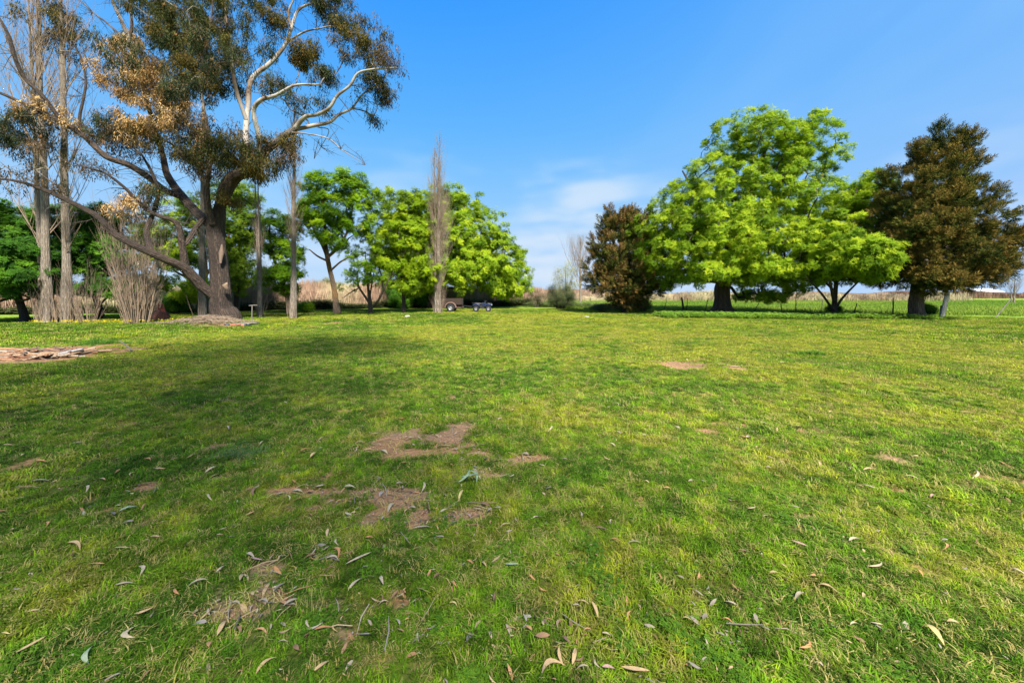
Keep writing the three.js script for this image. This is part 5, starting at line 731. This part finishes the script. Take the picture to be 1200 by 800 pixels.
{
  const leafTex = texture(128, 64, (x, y) => { const v = 0.78 + 0.3 * tile(x, y, 7, 5, 901) - 0.25 * smooth(tile(x, y, 22, 14, 902), 0.72, 0.9) + 0.12 * exp(-pow((y - 0.5) * 22, 2)); return [v, v * 0.98, v * 0.95]; }), m = (r, g, b) => new THREE.MeshPhysicalMaterial({ color: rgb(r, g, b), map: leafTex, roughness: 0.8, side: THREE.DoubleSide, transmission: 0.15, thickness: 0 });
  const kinds = { t: ['tan', m(0.5, 0.34, 0.16)], o: ['orange-brown', m(0.52, 0.25, 0.09)], w: ['whitish', m(0.46, 0.37, 0.23)], g: ['grey-green', m(0.3, 0.36, 0.22)], b: ['dark brown', m(0.22, 0.12, 0.07)], y: ['yellowish', m(0.58, 0.45, 0.16)], p: ['pinkish', m(0.45, 0.27, 0.22)] };
  const shapes = [leafGeo(1, 0.075, 0.1, 0.09, 911), leafGeo(1, 0.085, 0.18, 0.13, 912), leafGeo(1, 0.1, 0.06, 0.05, 913), leafGeo(1, 0.065, 0.27, 0.1, 914), leafGeo(1, 0.115, 0.05, 0.17, 915)], hook = leafGeo(1, 0.1, 0.42, 0.08, 916);
  const where = (px, py) => (py < 470 ? 'the far lawn' : px < 330 ? (py < 640 ? 'the left side of the lawn' : 'the lower left of the lawn') : px < 700 ? (py < 545 ? 'turf by the upper soil patches' : py < 640 ? (px < 420 ? 'the left end of the bare soil' : px < 520 ? 'the middle of the bare soil' : 'the turf right of the bare soil') : 'the near middle of the lawn') : py < 590 ? 'the right side of the lawn' : 'the near right of the lawn');
  const special = { '33,763': 'long tan gum leaf at the bottom left edge, longest of its neighbours', '153,748': 'curled whitish leaf hooked like a sickle low on the left of the lawn', '646,792': 'long tan leaf curled into a hook at the bottom edge middle', '745,794': 'broad tan leaf lying flat at the bottom edge right of the hooked one', '698,722': 'slim tan leaf pointing away on bare-looking turf above the bottom edge', '938,707': 'whitish bent leaf on the near right lawn beside a long tan one', '970,697': 'long tan leaf beside the whitish bent one on the near right lawn', '938,643': 'long pinkish leaf on the right side of the near lawn', '1097,750': 'long straw-coloured leaf pointing down towards the bottom right corner', '46,542': 'bright orange leaf on the grass near the left edge', '93,521': 'pair-like whitish bark curl on the left side of the lawn', '420,659': 'long pale leaf below the big bare soil patch', '540,584': 'yellowish leaf standing on edge right of the bare soil patch', '627,612': 'whitish leaf alone on green turf right of the bare soil', '495,622': 'pale strip at the lower tip of the bare soil patch' };
  const list = '46,542,16,5,o;93,521,22,-8,w;8,523,12,0,t;27,535,8,-25,t;21,589,18,-15,t;117,567,13,0,t;101,578,7,80,w;204,539,10,-15,t;248,552,18,-20,w;252,557,14,-20,t;185,553,16,0,t;154,560,8,-40,t;245,588,9,60,w;268,503,9,-70,w;307,519,9,-30,w;224,536,12,-25,t;297,580,9,-60,b;377,517,9,-30,w;358,530,14,-10,o;367,537,10,-40,t;47,565,22,0,w;137,539,10,-20,t;173,540,9,10,o;33,763,46,-25,t;153,748,20,-70,w;39,722,15,-8,t;145,689,23,-12,w;112,667,20,5,o;140,648,22,-5,t;88,645,16,25,t;181,634,13,0,t;52,621,9,50,o;192,617,12,-10,t;165,673,11,85,w;230,690,28,-25,w;258,673,14,-40,w;259,745,22,-65,t;167,722,24,-15,t;150,602,24,-12,g;257,631,9,0,t;262,623,8,-15,w;310,788,32,-35,t;377,790,24,-35,t;378,743,20,-10,o;5,749,9,10,y;103,775,22,-70,g;325,675,11,40,o;312,693,22,-60,t;300,697,16,-20,b;340,713,20,-30,w;206,699,10,60,o;300,662,14,15,p;293,659,12,30,w;390,660,16,10,w;395,652,12,60,o;382,648,10,-40,p;275,712,16,5,w;285,718,14,60,t;268,720,12,-15,p;248,722,10,20,w;240,728,12,-40,t;360,738,10,70,w;392,738,10,60,t;330,760,10,-10,w;627,612,13,-15,w;540,584,12,-60,y;592,623,16,-15,t;582,660,15,-45,t;600,666,16,0,g;720,638,14,0,o;743,641,18,0,w;698,722,18,65,t;677,717,12,20,w;657,777,22,75,t;673,776,20,-80,t;646,792,34,-25,t;745,794,34,5,t;713,790,9,10,p;495,622,22,-5,w;420,659,34,-25,w;415,690,22,-40,w;447,685,11,70,w;532,690,10,50,o;470,697,13,-30,w;449,711,8,-20,w;532,714,11,30,y;567,667,10,60,t;551,663,7,30,o;568,596,14,10,b;705,622,14,10,b;773,682,12,60,o;433,634,10,0,o;458,596,13,-50,w;496,574,10,-80,w;408,607,9,20,w;624,682,8,40,o;636,696,8,20,o;664,757,11,50,b;680,779,12,-30,b;683,790,14,-10,w;700,786,10,60,w;712,752,12,25,w;580,704,8,-70,b;638,735,10,60,b;575,752,8,80,p;805,734,10,10,t;1067,563,24,8,t;1018,573,20,15,w;1095,585,10,-10,p;1091,598,8,55,w;1108,645,13,88,o;1079,677,8,45,o;938,707,17,-45,w;970,697,29,18,t;938,643,21,20,p;873,651,16,12,b;945,762,15,-50,o;825,732,9,0,t;853,735,17,20,o;1097,750,30,48,y;1028,668,17,-15,w;1195,675,14,25,w;1003,638,18,-5,w;908,678,9,5,t;1028,738,11,10,w;1117,735,15,5,t;1002,739,13,0,w;882,600,10,-10,w;1078,512,12,0,w;1035,530,9,3,t;1073,537,9,-3,t;1020,552,18,3,t;960,545,8,60,t;903,538,12,20,w;917,543,10,0,t;915,560,20,20,o;1143,560,9,-70,w;895,497,12,15,w;878,513,9,-30,w;1040,481,10,5,b;1078,465,14,10,b;862,430,14,0,w;918,426,9,0,w;1145,495,8,0,w;713,541,15,25,t;757,512,9,5,w;645,505,8,-45,w;677,489,8,0,w;723,475,7,30,w;418,487,6,20,o;540,487,8,0,w;585,492,8,-10,w;783,578,11,10,o;718,523,8,20,w;468,417,8,0,w;470,492,9,10,o;620,536,8,20,w;635,548,8,10,w;600,560,7,-30,w;555,523,9,0,w;505,480,6,-30,w;440,510,12,5,w;430,528,14,-10,t;450,530,10,15,w;410,575,14,5,w;375,573,12,-8,w;348,577,14,5,w;330,580,12,-10,w;300,575,12,-30,w;468,570,9,0,w;520,601,10,-15,w;560,598,12,8,w;480,525,9,0,b;395,640,8,80,w;550,605,8,60,p';
  const r = rng(921);
  for (const item of list.split(';')) {
    const [px, py, len, ang, k] = item.split(','), X = +px, Y = +py, a = ang * PI / 180, h = len / 2, A = onGround(X - cos(a) * h, Y - sin(a) * h), B = onGround(X + cos(a) * h, Y + sin(a) * h), c = A.clone().lerp(B, 0.5), l = clamp(A.distanceTo(B), 0.05, 0.26), key = `${px},${py}`;
    const o = part('fallen_leaf', key === '153,748' || key === '646,792' ? hook : shapes[floor(r() * shapes.length)], kinds[k][1], scene), bareHere = bare(c.x, c.z) > 0.5;
    o.position.set(c.x, height(c.x, c.z) + (bareHere ? 0.008 : 0.026), c.z); o.rotation.set((r() - 0.5) * 0.5, -atan2(B.z - A.z, B.x - A.x), (r() - 0.5) * 0.16); o.scale.set(l, l * (0.7 + 0.6 * r()), l * (0.65 + 0.35 * r()) * (r() < 0.5 ? -1 : 1) * clamp(0.11 / l, 0.75, 1.2));
    if (special[key]) tag(o, special[key], 'leaf'); else { const s = `${kinds[k][0]} fallen gum leaves on ${where(X, Y)}`, q = +ang, way = abs(q) < 20 ? 'lying crosswise' : q >= 20 && q < 65 ? 'slanting down to the right' : q <= -20 && q > -65 ? 'slanting up to the right' : 'pointing at the viewer', size = len > 17 ? 'long ' : len < 10 ? 'small ' : ''; tag(o, `${size}${kinds[k][0]} leaf ${way} on ${where(X, Y)}`, 'leaf', s); }
  }
  // the small stuff: crumbled leaf, bark and twig bits
  const lit = thing('leaf_litter', 'small crumbled bits of dry leaf and bark scattered through the grass', 'leaf litter', [0, 0, 0], null, 'stuff'), bits = [[], [], []], twig = [], cc = [rgb(0.5, 0.36, 0.2), rgb(0.4, 0.33, 0.24), rgb(0.3, 0.18, 0.1), rgb(0.45, 0.25, 0.12), rgb(0.3, 0.26, 0.21)], q = rng(931);
  const bit = (x, z, s) => ({ m: new THREE.Matrix4().compose(V(x, height(x, z) + 0.006 + 0.022 * q(), z), new THREE.Quaternion().setFromEuler(new THREE.Euler((q() - 0.5) * 0.8, q() * 6.28, (q() - 0.5) * 0.5)), V(s, s, s * (0.8 + 0.6 * q()))), c: cc[floor(q() * 5)].clone().multiplyScalar(0.7 + 0.5 * q()) });
  for (let i = 0; i < 2800; i++) { const d = 1.1 + 14 * q() * q(), a = (q() * 2 - 1) * 1.03, x = d * sin(a), z = -d * cos(a); bits[i % 3].push(bit(x, z, (0.015 + 0.05 * q() ** 3))); }
  for (const [cx, cz, rx, rz, s] of soil) for (let i = 0, n = s < 0.63 && s !== 0.6 ? 14 : min(150, 420 * rx * rz + 14); i < n; i++) { const a = q() * 6.28, k = 0.5 + 0.9 * q(), x = cx + cos(a) * rx * k, z = cz + sin(a) * rz * k; if (cz < -9 && q() < 0.6) continue; bits[i % 3].push(bit(x, z, 0.015 + 0.06 * q() ** 3)); if (q() < 0.16) twig.push(bit(x + 0.1, z, 0.6 + 0.8 * q())); }
  const flakes = [leafGeo(1, 0.09, 0.08, 0.08, 917), leafGeo(1, 0.06, 0.16, 0.05, 918), leafGeo(1, 0.13, 0.03, 0.1, 919)];
  bits.forEach((b, i) => copies('leaf_bits', flakes[i], M.dry, b, lit));
  const tg = new Geo(); tg.tube([V(-0.06, 0, 0), V(0, 0.008, 0.006), V(0.07, 0.002, 0)], [0.0018, 0.0022, 0.001], 4); copies('twig_bits', tg.build(), M.dry, twig, lit);
  // crumbs of earth on the bare patches
  const cl = thing('soil_crumbs', 'small crumbs of reddish earth on the bare patches', 'soil', [0, 0, 0], null, 'stuff'), crumbs = [], cg = new THREE.IcosahedronGeometry(1, 0);
  for (const [cx, cz, rx, rz, s] of soil) { if (cz < -8) continue; for (let i = 0, n = min(900, 2600 * rx * rz); i < n; i++) { const x = cx + (q() * 2 - 1) * rx * 1.2, z = cz + (q() * 2 - 1) * rz * 1.2, b = bare(x, z); if (b < 0.5) continue; const k = 0.003 + 0.009 * q() ** 3; crumbs.push({ m: new THREE.Matrix4().compose(V(x, height(x, z) + k * 0.3, z), new THREE.Quaternion().setFromEuler(new THREE.Euler(q() * 6, q() * 6, 0)), V(k, k * 0.7, k * (0.7 + 0.6 * q()))), c: mixc(rgb(0.3, 0.15, 0.085), rgb(0.24, 0.165, 0.12), q()).multiplyScalar(0.7 + 0.6 * q()) }); } }
  copies('crumbs', cg, new THREE.MeshStandardMaterial({ color: rgb(1, 1, 1), roughness: 1 }), crumbs, cl);
  // the fresh drooping green leaves on the turf right of the soil patch
  const p = ground(552, 566), f = thing('green_sprig', 'fallen sprig of pale green gum leaves right of the bare soil patch', 'leaf sprig', [p.x, p.y + 0.02, p.z]), fm = new THREE.MeshPhysicalMaterial({ color: rgb(0.26, 0.36, 0.2), map: leafTex, roughness: 0.7, side: THREE.DoubleSide, transmission: 0.2, thickness: 0 });
  [[-0.04, 1.1, 0.5], [0.02, 2.2, 0.35], [0.03, -0.5, 0.6], [0, 0.2, 0.2]].forEach(([x, yaw, up]) => { const m = part('leaf', shapes[3], fm, f); m.position.set(x, 0.05, 0.02); m.rotation.set(0, yaw, up * 0.6); m.scale.setScalar(0.16); });
}

// ------------------------------------------------------------------ draw
const renderer = new THREE.WebGLRenderer({ antialias: true });
renderer.setSize(1200, 800);
renderer.toneMapping = THREE.LinearToneMapping;
renderer.toneMappingExposure = EXPOSURE;
renderer.shadowMap.enabled = true;
renderer.render(scene, camera);
